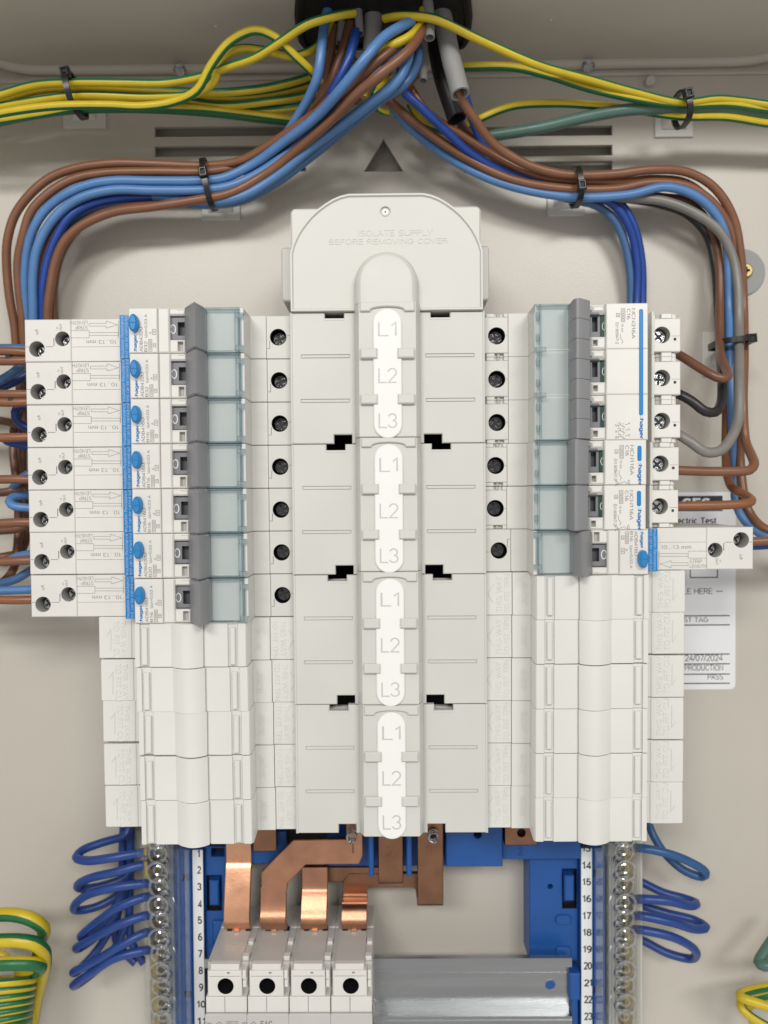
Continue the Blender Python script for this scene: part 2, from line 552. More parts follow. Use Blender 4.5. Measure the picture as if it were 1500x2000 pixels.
    def text(s, st, x0, x1, y0, y1, h, rot=0, thick=0.0, m='ink', bold=0.0):
        v, f, bx0, bx1, by0, by1 = text_geo(st, thick > 0, bold)
        x0, x1 = min(x0, x1), max(x0, x1)
        y0, y1 = min(y0, y1), max(y0, y1)
        W_, H_ = (bx1 - bx0) or 1, (by1 - by0) or 1
        hf = h if callable(h) else (lambda x: h)
        out = []
        for a in v:
            u, w = (a[0] - bx0) / W_, (a[1] - by0) / H_
            if rot == 0:
                x, y = x0 + u * (x1 - x0), y0 + w * (y1 - y0)
            elif rot == 180:
                x, y = x1 - u * (x1 - x0), y1 - w * (y1 - y0)
            elif rot == 90:      # reads upwards
                x, y = x1 - w * (x1 - x0), y0 + u * (y1 - y0)
            else:                # reads downwards
                x, y = x0 + w * (x1 - x0), y1 - u * (y1 - y0)
            out.append((x, y, hf(x) + (a[2] + 0.5) * thick if thick else hf(x) + (a[2] - 0.5) * 2))
        ids = s.add(out)
        for q in f:
            s.face([ids[i] for i in q], m)

    def line(s, a, b, w, h, m='ink'):
        a, b = Vector(a), Vector(b)
        d = (b - a).normalized()
        n = Vector((-d.y, d.x)) * w / 2
        q = [a - n, b - n, b + n, a + n]
        s.face(s.add([(p.x, p.y, h) for p in q]), m)

    def frame(s, x0, x1, y0, y1, w, h, m='ink'):
        x0, x1 = min(x0, x1), max(x0, x1)
        y0, y1 = min(y0, y1), max(y0, y1)
        o = s.add([(p[0], p[1], h) for p in rect(x0, x1, y0, y1)])
        i = s.add([(p[0], p[1], h) for p in rect(x0 + w, x1 - w, y0 + w, y1 - w)])
        s.bridge(o, i, m)

    def ring(s, cx, cy, rx, ry, w, h, m='ink', n=20):
        o = s.add([(p[0], p[1], h) for p in circ(cx, cy, rx, n, ry)])
        i = s.add([(p[0], p[1], h) for p in circ(cx, cy, rx - w, n, ry - w)])
        s.bridge(o, i, m)

    def rotate(s, fn):
        s.v = [tuple(fn(*p)) for p in s.v]

    def mesh(s, name, sharp=38):
        me = bpy.data.meshes.new(name)
        me.from_pydata([(x * MM, -h * MM, y * MM) for x, y, h in s.v], [], s.f)
        for m in s.mats:
            me.materials.append(MATS[m])
        me.polygons.foreach_set('material_index', s.m)
        me.polygons.foreach_set('use_smooth', [True] * len(s.f))
        me.update()
        me.set_sharp_from_angle(angle=math.radians(sharp))
        return me


def catmull(pts, step, closed=False):
    pts = [Vector(p) for p in pts]
    n = len(pts)
    if n == 2:
        k = max(2, int((pts[1] - pts[0]).length / step))
        return [pts[0].lerp(pts[1], i / k) for i in range(k + 1)]
    out = []
    for i in range(n if closed else n - 1):
        p1, p2 = pts[i], pts[(i + 1) % n]
        p0 = pts[i - 1] if (i > 0 or closed) else p1 * 2 - p2
        p3 = pts[(i + 2) % n] if (i < n - 2 or closed) else p2 * 2 - p1
        t0 = 0.0
        t1 = t0 + max(1e-4, (p1 - p0).length) ** 0.5
        t2 = t1 + max(1e-4, (p2 - p1).length) ** 0.5
        t3 = t2 + max(1e-4, (p3 - p2).length) ** 0.5
        k = max(2, int((p2 - p1).length / step + 0.5))
        for j in range(k):
            t = t1 + (t2 - t1) * j / k
            a1 = p0 * ((t1 - t) / (t1 - t0)) + p1 * ((t - t0) / (t1 - t0))
            a2 = p1 * ((t2 - t) / (t2 - t1)) + p2 * ((t - t1) / (t2 - t1))
            a3 = p2 * ((t3 - t) / (t3 - t2)) + p3 * ((t - t2) / (t3 - t2))
            b1 = a1 * ((t2 - t) / (t2 - t0)) + a2 * ((t - t0) / (t2 - t0))
            b2 = a2 * ((t3 - t) / (t3 - t1)) + a3 * ((t - t1) / (t3 - t1))
            out.append(b1 * ((t2 - t) / (t2 - t1)) + b2 * ((t - t1) / (t2 - t1)))
    if not closed:
        out.append(pts[-1])
    return out


# ---------------------------------------------------------------- objects
def tag(o, label, cat, group=None):
    o['label'], o['category'] = label, cat
    if group:
        o['group'] = group
    return o


def thing(name, label, cat, x=0, y=0, h=0, rot=0, group=None):
    o = bpy.data.objects.new(name, None)
    o.empty_display_size = 0.01
    COL.objects.link(o)
    o.location = (x * MM, -h * MM, y * MM)
    o.rotation_euler = (0, -rot, 0)      # rot: counter-clockwise seen from the viewer
    return tag(o, label, cat, group)


def obj(name, mb, parent=None, sharp=38):
    o = bpy.data.objects.new(name, mb.mesh(name, sharp))
    COL.objects.link(o)
    if parent:
        o.parent = parent
    if name in ('printing', 'raised_lettering', 'lettering', 'brand_lettering', 'rating_print'):
        o['kind'] = 'stuff'
    return o


def copy_tree(o, parent=None):
    c = o.copy()
    COL.objects.link(c)
    if parent:
        c.parent = parent
    for ch in list(o.children):
        copy_tree(ch, c)
    return c


# ================================================================ ENCLOSURE
YT = U(761, 128, 0).y            # underside of the top wall
wall = MB()
wall.box(-420, 420, -420, 420, -20, -7, 0, 'plaster')
w = obj('wall', wall)
w['kind'] = 'structure'

enc = thing('metal_enclosure', 'grey painted sheet steel enclosure with vent slots behind the wiring', 'enclosure', 0, 0, 0)
bp = MB()
holes = []
for x0, x1 in ((302, 597), (905, 1196)):
    for y0, y1 in ((247, 264), (285, 303), (316, 334)):
        a, b = U(x0, y0, 0), U(x1, y1, 0)
        holes.append((rect(a.x, b.x, a.y - 0.3, b.y), 2.2, 'paint', None))
holes.append(([tuple(U(711, 335, 0)), tuple(U(788, 335, 0)), tuple(U(749, 271, 0))], 2.2, 'paint', None))
bp.plate(rect(-258, 258, -330, YT + 8), -2.2, 0, 0, 'paint', holes)
obj('back_panel', bp, enc)
tw = MB()
tw.box(-258, 258, YT, YT + 2, -2, 108, 0, 'paint_top', bottom=True)
obj('top_wall', tw, enc)
for sx in (-1, 1):
    sw = MB()
    sw.box(sx * 256, sx * 258.5, -330, YT, 0, 108, 0, 'paint', bottom=True)
    obj('side_wall', sw, enc)
lip = MB()
ylip = U(761, 152, 1.5).y
lip.extr([(-255, 1.6), (255, 1.6)], 0.05, ylip, YT - 0.05, 0.6, 'paint')
obj('flange', lip, enc)
# raised gland plate on the underside of the top wall (plane Y): outline in (X, H)
gp = MB()
g0 = UY(761, 122, YT)
gpx = 197
out = rrect(-gpx, gpx, g0.y, 150, 30, 8)
out = [(x, min(hh, 94)) for x, hh in out]


def on_top(yt):
    return lambda x, hh, d: (x, yt - d, hh)


def flipx(p):
    return [(-x, y) for x, y in p]


gl0 = UY(578, 100, YT - 2)
gl1 = UY(922, 95, YT - 2)
gp.plate(out, 0.02, 2.0, 0.9, 'paint_top', (), False, on_top(YT))
obj('gland_plate', gp, enc)
bd = MB()
bo = inset(ccw(out), 2.6)
bo = [p_ for i, p_ in enumerate(bo) if p_[1] < 90]
bo.sort(key=lambda p_: p_[0])
bl_side = [p_ for p_ in bo if p_[0] < 0]
bl_side.sort(key=lambda p_: (-p_[1], p_[0]))
br_side = sorted([p_ for p_ in bo if p_[0] >= 0], key=lambda p_: (p_[1], p_[0]))
bd.tube([Vector((-gpx + 2.6, YT - 2.7, 100))] + [Vector((p_[0], YT - 2.7, p_[1])) for p_ in bl_side + br_side] + [Vector((gpx - 2.6, YT - 2.7, 100))], 2.5, 12, 'paint_top', step=4)
obj('rim_bead', bd, enc)
for px, py in ((422, 52), (1075, 40)):
    d = MB()
    q = UY(px, py, YT - 2)
    d.plate(circ(q.x, q.y, 0.9, 10), 2.0, 2.5, 0.3, 'paint_top', (), False, on_top(YT))
    obj('rivet', d, enc)
rb = MB()
gpts = [(600, 99), (590, 94), (583, 85), (578, 65), (575, 35), (577, 5), (584, -35), (600, -70), (900, -70), (914, -35), (920, 5), (923, 35), (920, 65), (916, 85), (910, 94), (900, 98)]
gout = [tuple(UY(a, b, YT - 4)) for a, b in gpts]
rb.plate(gout, 1.95, 4.6, 1.2, 'rubber', [(inset(ccw(gout), 3.0), 1.6, 'rubber', 'rubber')], False, on_top(YT))
rub = obj('rubber_gland', rb, enc)
for px, py, kind in ((355, 138, 1), (1145, 130, 1), (1270, 158, 0)):
    sMB = MB()
    q = P3(px, py, 3)
    if kind:
        sMB.tube([(q.x, q.y + 3.0, 2), (q.x, q.y - 0.5, 5), (q.x, q.y - 2.2, 6.5)], 2.3, 10, 'screw_zinc')
        for t in range(4):
            c = [(q.x + 2.7 * math.cos(a), q.y + 2 - t * 1.3 + 0.25 * math.sin(a), 3.2 + t * 1.2 + 2.6 * math.sin(a)) for a in [2 * PI * i / 10 for i in range(10)]]
            sMB.tube(c, 0.35, 5, 'screw_zinc', closed=True, step=2)
        obj('screw_end', sMB, enc)
    else:
        sMB.tube([(q.x, q.y, 0), (q.x, q.y, 3.0), (q.x, q.y - 0.3, 3.6)], 2.2, 12, 'paint')
        obj('stud', sMB, enc)
for px, py in ((1449, 532),):
    q = U(px, py, 1)
    wm = MB()
    rr = 45 / scale_at(0) if px > 700 else 6.0
    wm.plate(circ(q.x, q.y, rr, 36), 0.02, 1.2, 0.3, 'washer_grey')
    wo = obj('washer', wm, enc)
    q2 = U(px + 7, py - 3, 2)
    sm = MB()
    cross = [(-.5, -1.6), (.5, -1.6), (.5, -.5), (1.6, -.5), (1.6, .5), (.5, .5), (.5, 1.6), (-.5, 1.6), (-.5, .5), (-1.6, .5), (-1.6, -.5), (-.5, -.5)]
    sm.plate(circ(q2.x, q2.y, 3.6, 24), 1.2, 3.0, 0.7, 'bar_brass', [([(q2.x + a, q2.y + b) for a, b in cross], 1.2, 'bar_brass', 'slot_black')])
    obj('screw', sm, wo)

# test sticker on the back panel
st = thing('test_sticker', 'white paper electric test sticker with black print on back panel', 'sticker', 0, 0, 0)
pm = MB()
a, b = U(1255, 962, 0), U(1436, 1346, 0)
pm.plate(rrect(a.x, b.x, b.y, a.y, 2.5), 0.02, 0.15, 0.03, 'paper')
obj('paper', pm, st)
pr = MB()


def srect(x0, y0, x1, y1, m='black_ink', h=0.19):
    p, q = U(x0, y0, 0), U(x1, y1, 0)
    pr.face(pr.add([(c[0], c[1], h) for c in rect(p.x, q.x, p.y, q.y)]), m)


def stext(s, x0, y0, x1, y1, m='black_ink', h=0.2, bold=0.0):
    p, q = U(x0, y0, 0), U(x1, y1, 0)
    pr.text(s, p.x, q.x, q.y, p.y, h, 0, 0, m, bold)


srect(1300, 969, 1411, 998)
stext('GES', 1331, 973, 1389, 994, 'paper', 0.22, 0.22)
stext('Electric Test', 1309, 1011, 1399, 1023, bold=0.17)
pr.frame(U(1347, 1100, 0).x, U(1402, 1100, 0).x, U(1350, 1129, 0).y, U(1350, 1085, 0).y, 0.5, 0.19, 'black_ink')
stext('BLE HERE', 1325, 1149, 1391, 1160)
srect(1398, 1154, 1411, 1155.4)
for y in (1202, 1220, 1277, 1296, 1316, 1334):
    srect(1290, y, 1425, y + 1.3)
stext('TEST TAG', 1318, 1205, 1383, 1215)
stext('24/07/2024', 1337, 1278, 1411, 1291)
stext('PRODUCTION', 1337, 1298, 1412, 1310)
stext('PASS', 1382, 1315, 1412, 1327)
obj('printing', pr, st)

# ================================================================ BLUE PAN, BUSBARS, RAIL
pan = thing('busbar_pan', 'blue plastic busbar pan carrying the breakers and numbered side strips', 'busbar pan')
pb = MB()
yb0 = U(760, 1655, 20).y
ytop = U(760, 640, 20).y
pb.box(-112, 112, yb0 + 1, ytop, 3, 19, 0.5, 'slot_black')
obj('base_plate', pb, pan)  # tray painted black to put shade behind the cover notches


def fx(px, h, y=1800):
    return U(px, y, h).x


def fy(py, h, x=760):
    return U(x, py, h).y


YB = fy(2040, 20)
for side in (0, 1):
    b = MB()
    if side == 0:
        xs = (290, 440, 376, 399)
        b.box(fx(347, 14), fx(376, 20), YB, yb0, 2, 20, 0.5, 'frame_blue',
              [(rect(fx(358, 20), fx(372, 20), fy(y, 20), fy(y + 14, 20)), 6, 'frame_blue', 'slot_black') for y in (1706, 1934)])
        b.box(fx(376, 20), fx(399, 20), YB, yb0, 2, 21, 0.3, 'frame_blue')
        b.box(fx(399, 20), fx(442, 20), fy(1875, 20), yb0, 2, 18, 0.5, 'frame_blue',
              [(rect(fx(404, 18), fx(434, 18), fy(1708, 18), fy(1778, 18)), 4, 'slot_black', 'slot_black'),
               (rect(fx(414, 18), fx(440, 18), fy(1655, 18), fy(1672, 18)), 5, 'frame_blue', 'slot_black')])
        b.box(fx(409, 21), fx(428, 21), fy(1720, 21), fy(1768, 21), 10, 21, 0.6, 'frame_blue')
        b.box(fx(414, 20), fx(436, 20), fy(1800, 20), fy(1845, 20), 10, 19.6, 0.6, 'frame_blue')
    else:
        b.box(fx(1157, 20), fx(1182, 20), YB, yb0, 2, 20, 0.5, 'frame_blue',
              [(rect(fx(1160, 20), fx(1174, 20), fy(y, 20), fy(y + 14, 20)), 6, 'frame_blue', 'slot_black') for y in (1700, 1928)])
        b.box(fx(1133, 20), fx(1157, 20), YB, yb0, 2, 21, 0.3, 'frame_blue')
        b.box(fx(1036, 20), fx(1133, 20), fy(1876, 16), yb0, 2, 17, 0.5, 'frame_blue',
              [(circ(fx(1075, 17), fy(1733, 17), 1.3, 14), 8, 'frame_blue', 'slot_black'),
               (rect(fx(1098, 17), fx(1127, 17), fy(1698, 17), fy(1776, 17)), 5, 'slot_black', 'slot_black'),
               (rect(fx(1090, 17), fx(1114, 17), fy(1655, 17), fy(1674, 17)), 5, 'frame_blue', 'slot_black')])
        b.box(fx(1104, 21), fx(1123, 21), fy(1715, 21), fy(1764, 21), 10, 20, 0.6, 'frame_blue')
        for y in (1790, 1852):
            b.plate(rrect(fx(1086, 18), fx(1116, 18), fy(y, 18), fy(y + 18, 18), 1.6), 16.9, 18.2, 0.4, 'frame_blue')
        b.box(fx(1110, 22), fx(1131, 22), fy(1898, 22), fy(1950, 22), 15, 24, 0.6, 'frame_blue')
        b.box(fx(1118, 22), fx(1133, 22), YB, fy(1960, 22), 2, 19, 0.6, 'frame_blue')
    fr = obj('side_rail', b, pan)
    ns = MB()
    xa, xb2 = ((378, 398) if side == 0 else (1135, 1156))
    ns.box(fx(xa, 21), fx(xb2, 21), YB, yb0 - 0.3, 21.02, 21.4, 0.08, 'strip_white')
    first, y0 = (1, 1664) if side == 0 else (13, 1657)
    pitch = 32.75
    for i in range(11):
        yc = y0 + pitch * i
        dx = 0.10 * 33 * i / 10 * 1.0 + (0.25 * i if side == 0 else 0.0)
        s_ = str(first + i)
        wpx = 8.5 if len(s_) == 1 else 17
        if s_ == '1':
            wpx = 5
        xc = (388.5 if side == 0 else 1145) + dx
        ns.text(s_, fx(xc - wpx / 2, 21, yc), fx(xc + wpx / 2, 21, yc), fy(yc + 7.5, 21), fy(yc - 7.5, 21), 21.46, 0, 0, 'black_ink', 0.19)
    obj('number_strip', ns, fr)

# blue insulating block at the lower end of the bars
ib = MB()
ib.box(fx(870, 30, 1650), fx(981, 30, 1650), fy(1692, 30), fy(1600, 30), 19, 31, 0.5, 'frame_blue', [(circ(fx(934, 31), fy(1631, 31), 1.9, 14), 6, 'frame_blue', 'slot_black')])
ib.box(fx(981, 24), fx(1135, 24), fy(1680, 24), fy(1640, 24), 10, 24, 0.5, 'frame_blue')
ib.box(fx(440, 24), fx(560, 24), fy(1690, 24), fy(1625, 24), 10, 22.5, 0.5, 'frame_blue')
ib.box(fx(640, 20), fx(870, 20), fy(1690, 20), fy(1600, 20), 10, 21, 0.5, 'frame_blue')
ib.text('2', fx(1012, 24), fx(1022, 24), fy(1672, 24), fy(1657, 24), 24.02, 0, 0.35, 'frame_blue')
for x0, x1 in ((721, 731), (795, 805)):
    ib.box(fx(x0, 38), fx(x1, 38), fy(1713, 38), fy(1620, 38), 19, 38, 0.5, 'frame_blue')
obj('insulator_block', ib, pan)


def ribbon(mb, path, x0, x1, th, m):
    """flat bar following (y, h) path, from x0 to x1, thickness th; rounded by its own samples"""
    pts = [Vector((y, h)) for y, h in path]
    n = len(pts)
    fr, bk = [], []
    for i in range(n):
        t = (pts[min(n - 1, i + 1)] - pts[max(0, i - 1)]).normalized()
        nr = Vector((t.y, -t.x))
        if nr.y < 0:
            nr = -nr
        fr.append(pts[i] + nr * th / 2)
        bk.append(pts[i] - nr * th / 2)
    xs = lambda i: (x0(i / (n - 1)), x1(i / (n - 1))) if callable(x0) else (x0, x1)
    rows = []
    e = 0.25
    for i in range(n):
        a, b = xs(i)
        mid = (fr[i] + bk[i]) / 2
        f2 = fr[i] + (mid - fr[i]).normalized() * e
        rows.append(mb.add([(a + e, fr[i].x, fr[i].y), (b - e, fr[i].x, fr[i].y), (b, f2.x, f2.y), (b, bk[i].x, bk[i].y), (a, bk[i].x, bk[i].y), (a, f2.x, f2.y)]))
    for r0, r1 in zip(rows, rows[1:]):
        mb.bridge(r1, r0, m)
    mb.face(rows[0], m)
    mb.face(rows[-1][::-1], m)


def spath(pts, k=6):
    v = catmull([(p[0], p[1], 0) for p in pts], 100)
    out = []
    P = [Vector((p[0], p[1], 0)) for p in pts]
    q = catmull(P, 0.9)
    return [(p.x, p.y) for p in q]


def pxpath(cx, pts):
    return [(U(cx, py, h).y, h) for py, h in pts]


# neutral link
nl = MB()
ribbon(nl, spath(pxpath(466, [(1600, 24), (1660, 24), (1684, 24.0), (1692, 24.8), (1712, 26.2), (1745, 28.2), (1780, 30.0), (1800, 30.4), (1808, 29.0), (1813, 26)])), fx(441, 27), fx(491, 27), 2.4, 'copper')
nl.box(fx(459, 28), fx(469, 28), fy(1887, 55) + 0.3, fy(1887, 55) + 1.6, 24, 30.6, 0.2, 'copper')
nl.text('N', fx(456, 25), fx(475, 25), fy(1684, 25), fy(1663, 25), 25.1, 0, 0.25, 'copper')
tag(obj('copper_link', nl), 'straight copper link stamped N running down into the first switch pole', 'copper link', 'copper links feeding the main switch')
# first line link: flat dogleg plate then a bright tail
l1 = MB()
h1 = 32
poly = [(708, 1600), (709, 1672), (701, 1688), (597, 1689), (562, 1725), (560, 1742), (510, 1742), (510, 1705), (573, 1641), (676, 1639), (676, 1600)]
l1.plate([tuple(U(x, y, h1)) for x, y in poly], h1 - 2.4, h1, 0.3, 'copper_dim_reflect', bottom=True)
ribbon(l1, spath(pxpath(535, [(1730, 30.83), (1741.5, 30.83), (1752, 30.9), (1765, 31.3), (1780, 32.2), (1797, 33.5), (1807, 32), (1812, 27)])), fx(510, 31), fx(560, 31), 2.4, 'copper_dim_reflect')
l1.box(fx(531, 28), fx(542, 28), fy(1887, 55) + 0.3, fy(1887, 55) + 1.6, 24, 30.6, 0.2, 'copper')
l1.text('1', fx(684, h1), fx(692, h1), fy(1666, h1), fy(1640, h1), h1 + 0.02, 0, 0.3, 'copper_dark_reflect')
tag(obj('copper_link', l1), 'copper link with angled dogleg running from below the cover to the second pole', 'copper link', 'copper links feeding the main switch')
# second line link
l2 = MB()
ribbon(l2, spath(pxpath(615, [(1692, 24), (1728, 24), (1738, 24.5), (1750, 26.0), (1775, 28.8), (1798, 31.2), (1806, 30.4), (1812, 27)])), fx(590, 26), fx(640, 26), 2.4, 'copper_dim_reflect')
l2.box(fx(590.5, 17), fx(788, 17), fy(1722, 17), fy(1693, 17), 14.9, 17.2, 0.3, 'copper_dark_reflect')
ribbon(l2, spath(pxpath(764, [(1610, 30), (1690, 30), (1716, 29.5), (1723, 26), (1722, 19)])), fx(740, 30), fx(788, 30), 2.4, 'copper_dark_reflect')
l2.box(fx(610, 28), fx(621, 28), fy(1887, 55) + 0.3, fy(1887, 55) + 1.6, 24, 30.6, 0.2, 'copper')
l2.text('2', fx(756, 31), fx(772, 31), fy(1672, 31), fy(1652, 31), 31.22, 0, 0.3, 'copper_dark_reflect')
tag(obj('copper_link', l2), 'copper link stamped 2 ending in a bright bent tail at the third pole', 'copper link', 'copper links feeding the main switch')
# third line link
l3 = MB()
ribbon(l3, spath(pxpath(692, [(1744, 16.6), (1752, 17.2), (1758, 19.0), (1764, 22.5), (1770, 25.6), (1777, 27.6), (1788, 29.0), (1800, 30.2), (1807, 29.4), (1812, 27)])), fx(668, 26), fx(717, 26), 2.4, 'copper_dim_reflect')
poly = [(668, 1758), (669, 1722), (682, 1706), (866, 1706), (866, 1768), (815, 1768), (812, 1738), (806, 1734), (722, 1734), (716, 1742), (716, 1758)]
l3.plate([tuple(U(x, y, 17.5)) for x, y in poly], 15.2, 17.5, 0.3, 'copper_dark_reflect')
ribbon(l3, spath(pxpath(840, [(1600, 33), (1650, 33), (1752, 33), (1761, 32), (1763, 28), (1763, 20)])), fx(816, 33), fx(866, 33), 2.6, 'copper_dark_reflect')
l3.box(fx(687, 28), fx(697, 28), fy(1887, 55) + 0.3, fy(1887, 55) + 1.6, 24, 30.6, 0.2, 'copper')
l3.text('3', fx(833, 34), fx(846, 34), fy(1672, 34), fy(1652, 34), 34.32, 0, 0.3, 'copper_dark_reflect')
tag(obj('copper_link', l3), 'copper link with long wide bar on the far side ending at the fourth pole', 'copper link', 'copper links feeding the main switch')
cb = MB()
cb.box(fx(500, 22), fx(545, 22), fy(1652, 22), fy(1590, 22), 20, 27, 0.3, 'copper_dark_reflect')
tag(obj('copper_busbar', cb), 'dark copper bar end showing between the straight link and the dogleg link', 'busbar')
cb = MB()
cb.box(fx(985, 26), fx(1048, 26), fy(1648, 26), fy(1590, 26), 21, 28, 0.3, 'copper_dark_reflect', [(circ(fx(1019, 28), fy(1628, 28), 2.0, 14), 3, 'copper_dark_reflect', 'slot_black')])
tag(obj('copper_busbar', cb), 'dark copper bar end with a dark hole beside the blue insulating block', 'busbar')
# coil spring eyes under the cover
for x, lab in ((687, 'small coiled metal spring eye above the dogleg copper link'), (846, 'small coiled metal spring eye above the long copper bar')):
    cs = MB()
    c0 = P3(x, 1632, 36)
    pts = []
    for i in range(30):
        a = 2 * PI * i / 10
        pts.append((c0.x + 2.0 * math.cos(a), c0.y + 2.0 * math.sin(a), 34 + i * 0.16))
    cs.tube(pts, 0.42, 6, 'screw_zinc', step=1.2)
    cs.tube([pts[0], (c0.x + 2, c0.y + 4, 33), (c0.x + 2, c0.y + 12, 32)], 0.42, 6, 'screw_zinc')
    tag(obj('spring', cs), lab, 'spring')

# mounting rail
rl = MB()
yr0, yr1 = fy(1872, 27), fy(1872, 27) - 31.5
xr0, xr1 = fx(400, 27, 1930), fx(1117, 27, 1930)
f_, t_ = 4.2, 1.0
prof = [(yr0, 26), (yr0, 27.2), (yr0 - f_, 27.2), (yr0 - f_, 20.8), (yr1 + f_, 20.8), (yr1 + f_, 27.2), (yr1, 27.2), (yr1, 26), (yr1 + f_ - 1.1, 26), (yr1 + f_ - 1.1, 19.6), (yr0 - f_ + 1.1, 19.6), (yr0 - f_ + 1.1, 26)]
prof = ccw(prof)
A = rl.add([(xr0, y, h) for y, h in prof])
B = rl.add([(xr1, y, h) for y, h in prof])
rl.bridge(A, B, 'steel')
rl.face(A[::-1], 'steel')
rl.face(B, 'steel')
rl.box(xr0, xr1, (yr0 + yr1) / 2 + 4.6, (yr0 + yr1) / 2 + 5.0, 20.7, 20.95, 0.05, 'steel')
rl.box(xr0, xr1, yr1 + 1.2, yr1 + 2.6, 27.0, 27.6, 0.28, 'steel')
q = U(1075, 1924, 21)
rl.plate(circ(q.x, q.y, 2.2, 20), 20.75, 20.9, 0.02, 'frame_blue')
rl.plate(circ(q.x, q.y, 2.6, 20), 20.75, 21.0, 0.05, 'steel', [(circ(q.x, q.y, 2.2, 20), 0.15, 'steel', 'frame_blue')])
tag(obj('mounting_rail', rl), 'shiny zinc plated steel mounting rail beside the main switch', 'mounting rail')

# main switch (four poles)
sw = thing('main_switch', 'light grey four pole main switch clipped on the rail under the copper links', 'switch', 0, 0, 0)
hx = [440, 521.5, 603, 685]
ysw = fy(1887, 55)             # top wall plane
xpole = [fx(402 + 81.3 * i, 55, 1927) for i in range(5)]
for i in range(4):
    pbm = MB()
    x0, x1 = xpole[i] + 0.06, xpole[i + 1] - 0.06
    xm = (x0 + x1) / 2
    y1, y2, y3 = fy(1913, 56), fy(1946, 56), fy(1974, 55)
    # back body with its top wall facing the links, notched for the copper tail
    pbm.plate(rect(x0, xm - 1.4, y3 - 25, ysw) if False else
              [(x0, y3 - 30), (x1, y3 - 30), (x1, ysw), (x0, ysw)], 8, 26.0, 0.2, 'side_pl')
    xh, yh = fx(hx[i], 56, 1927), fy(1927, 56)
    well = [(circ(xh, yh, 3.6, 26), 9, 'hole_dark', 'hole_dark')]
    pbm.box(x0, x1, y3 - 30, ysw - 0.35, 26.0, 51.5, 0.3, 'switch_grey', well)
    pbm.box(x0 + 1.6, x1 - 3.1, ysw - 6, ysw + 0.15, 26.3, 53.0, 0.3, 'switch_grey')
    # terminal front
    pbm.box(x0 + 0.9, x1 - 2.2, y2 - 0.2, ysw - 1.6, 40, 55.6, 0.3, 'white_pl',
            [(circ(xh, yh, 3.45, 26), 12, 'hole_dark', 'hole_dark'),
             (rect(xm + 0.4, xm + 1.5, fy(1903, 56), fy(1896.5, 56)), 1.5, 'white_pl', 'slot_black'),
             (rect(x0 + 1.6, x1 - 2.9, fy(1907.6, 56), fy(1906.9, 56)), 0.3, 'seam', 'seam')])
    pbm.box(x1 - 2.0, x1 - 0.2, fy(1930, 55), ysw - 1.2, 40, 54.4, 0.3, 'white_pl')
    pbm.box(x1 - 1.9, x1 - 0.3, fy(1911, 56), ysw - 1.0, 54.3, 56.2, 0.3, 'white_pl')
    pbm.box(x1 - 1.9, x1 - 0.3, fy(1930, 56), fy(1917, 56), 54.3, 55.4, 0.3, 'white_pl')
    pbm.box(x0 + 0.15, xm - 0.75, y3, y2 - 0.3, 40, 55.9, 0.25, 'white_pl')
    pbm.box(xm - 0.6, x1 - 0.15, y3, y2 - 0.3, 40, 55.9, 0.25, 'white_pl')
    # small clips on the top wall
    pbm.box(x1 - 3.0, x1 - 0.3, ysw - 4, ysw + 1.1, 47, 50, 0.3, 'white_pl')
    pbm.box(x1 - 2.6, x1 - 0.3, ysw - 4, ysw + 0.9, 36, 39, 0.3, 'white_pl')
    pbm.box(x0 + 1.9, x1 - 3.4, ysw - 2, ysw + 0.7, 52, 54.6, 0.3, 'white_pl')
    # front: step up to the nose
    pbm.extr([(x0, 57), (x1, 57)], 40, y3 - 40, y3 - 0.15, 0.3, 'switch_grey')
    po = obj('pole_body', pbm, sw)
    sl = MB()
    for dx in (-5.4, 3.2):
        sl.box(xm + dx, xm + dx + 2.4, ysw - 0.3, ysw + 0.4, 26.05, 29.5, 0.02, 'slot_black')  # solid black blocks painted in place of shaded slot openings
    obj('terminal_slot', sl, po)
    sc = MB()
    sc.plate(circ(xh, yh, 3.0, 20), 43, 46.5, 0.4, 'screw_dark', [(rect(xh - 2.2, xh + 2.2, yh - 0.4, yh + 0.4), 0.8, 'screw_dark', 'slot_black')])
    obj('terminal_screw', sc, po)
mk = MB()
hm = 57.05
sx = lambda px: fx(px, 57, 1995)
yA, yB_ = fy(2003, 57), fy(1994, 57)
ym = (yA + yB_) / 2 - 0.3
mk.ring(sx(405), ym - 0.4, 2.3, 1.2, 0.2, hm, 'ink')
mk.text('NF', sx(400), sx(410), ym - 1.1, ym + 0.5, hm, 0, 0, 'ink')
for cx in (428, 495):
    c = sx(cx)
    for a, b in (((c - 1.9, ym - .6), (c, ym + 1.1)), ((c, ym + 1.1), (c + 1.9, ym - .6)), ((c - 1.9, ym - .6), (c, ym - 2.3)), ((c, ym - 2.3), (c + 1.9, ym - .6))):
        mk.line(a, b, 0.25, hm)
    mk.ring(c, ym - .6, .7, .7, .2, hm)
mk.frame(sx(443), sx(465), yA - 0.6, yB_, 0.2, hm)
mk.text('KEMA', sx(445), sx(463), yA, yB_ - 0.4, hm, 0, 0, 'ink')
mk.ring(sx(478), ym - 0.5, 1.4, 1.4, 0.22, hm)
mk.line((sx(478), ym - 1.7), (sx(478), ym + 0.7), 0.25, hm + 0.01)
mk.line((sx(473), ym - 0.5), (sx(483), ym - 0.5), 0.25, hm + 0.02)
mk.text('EAC', sx(509), sx(532), yA - 0.6, yB_ + 0.4, hm, 0, 0, 'ink', 0.17)
obj('printing', mk, sw)

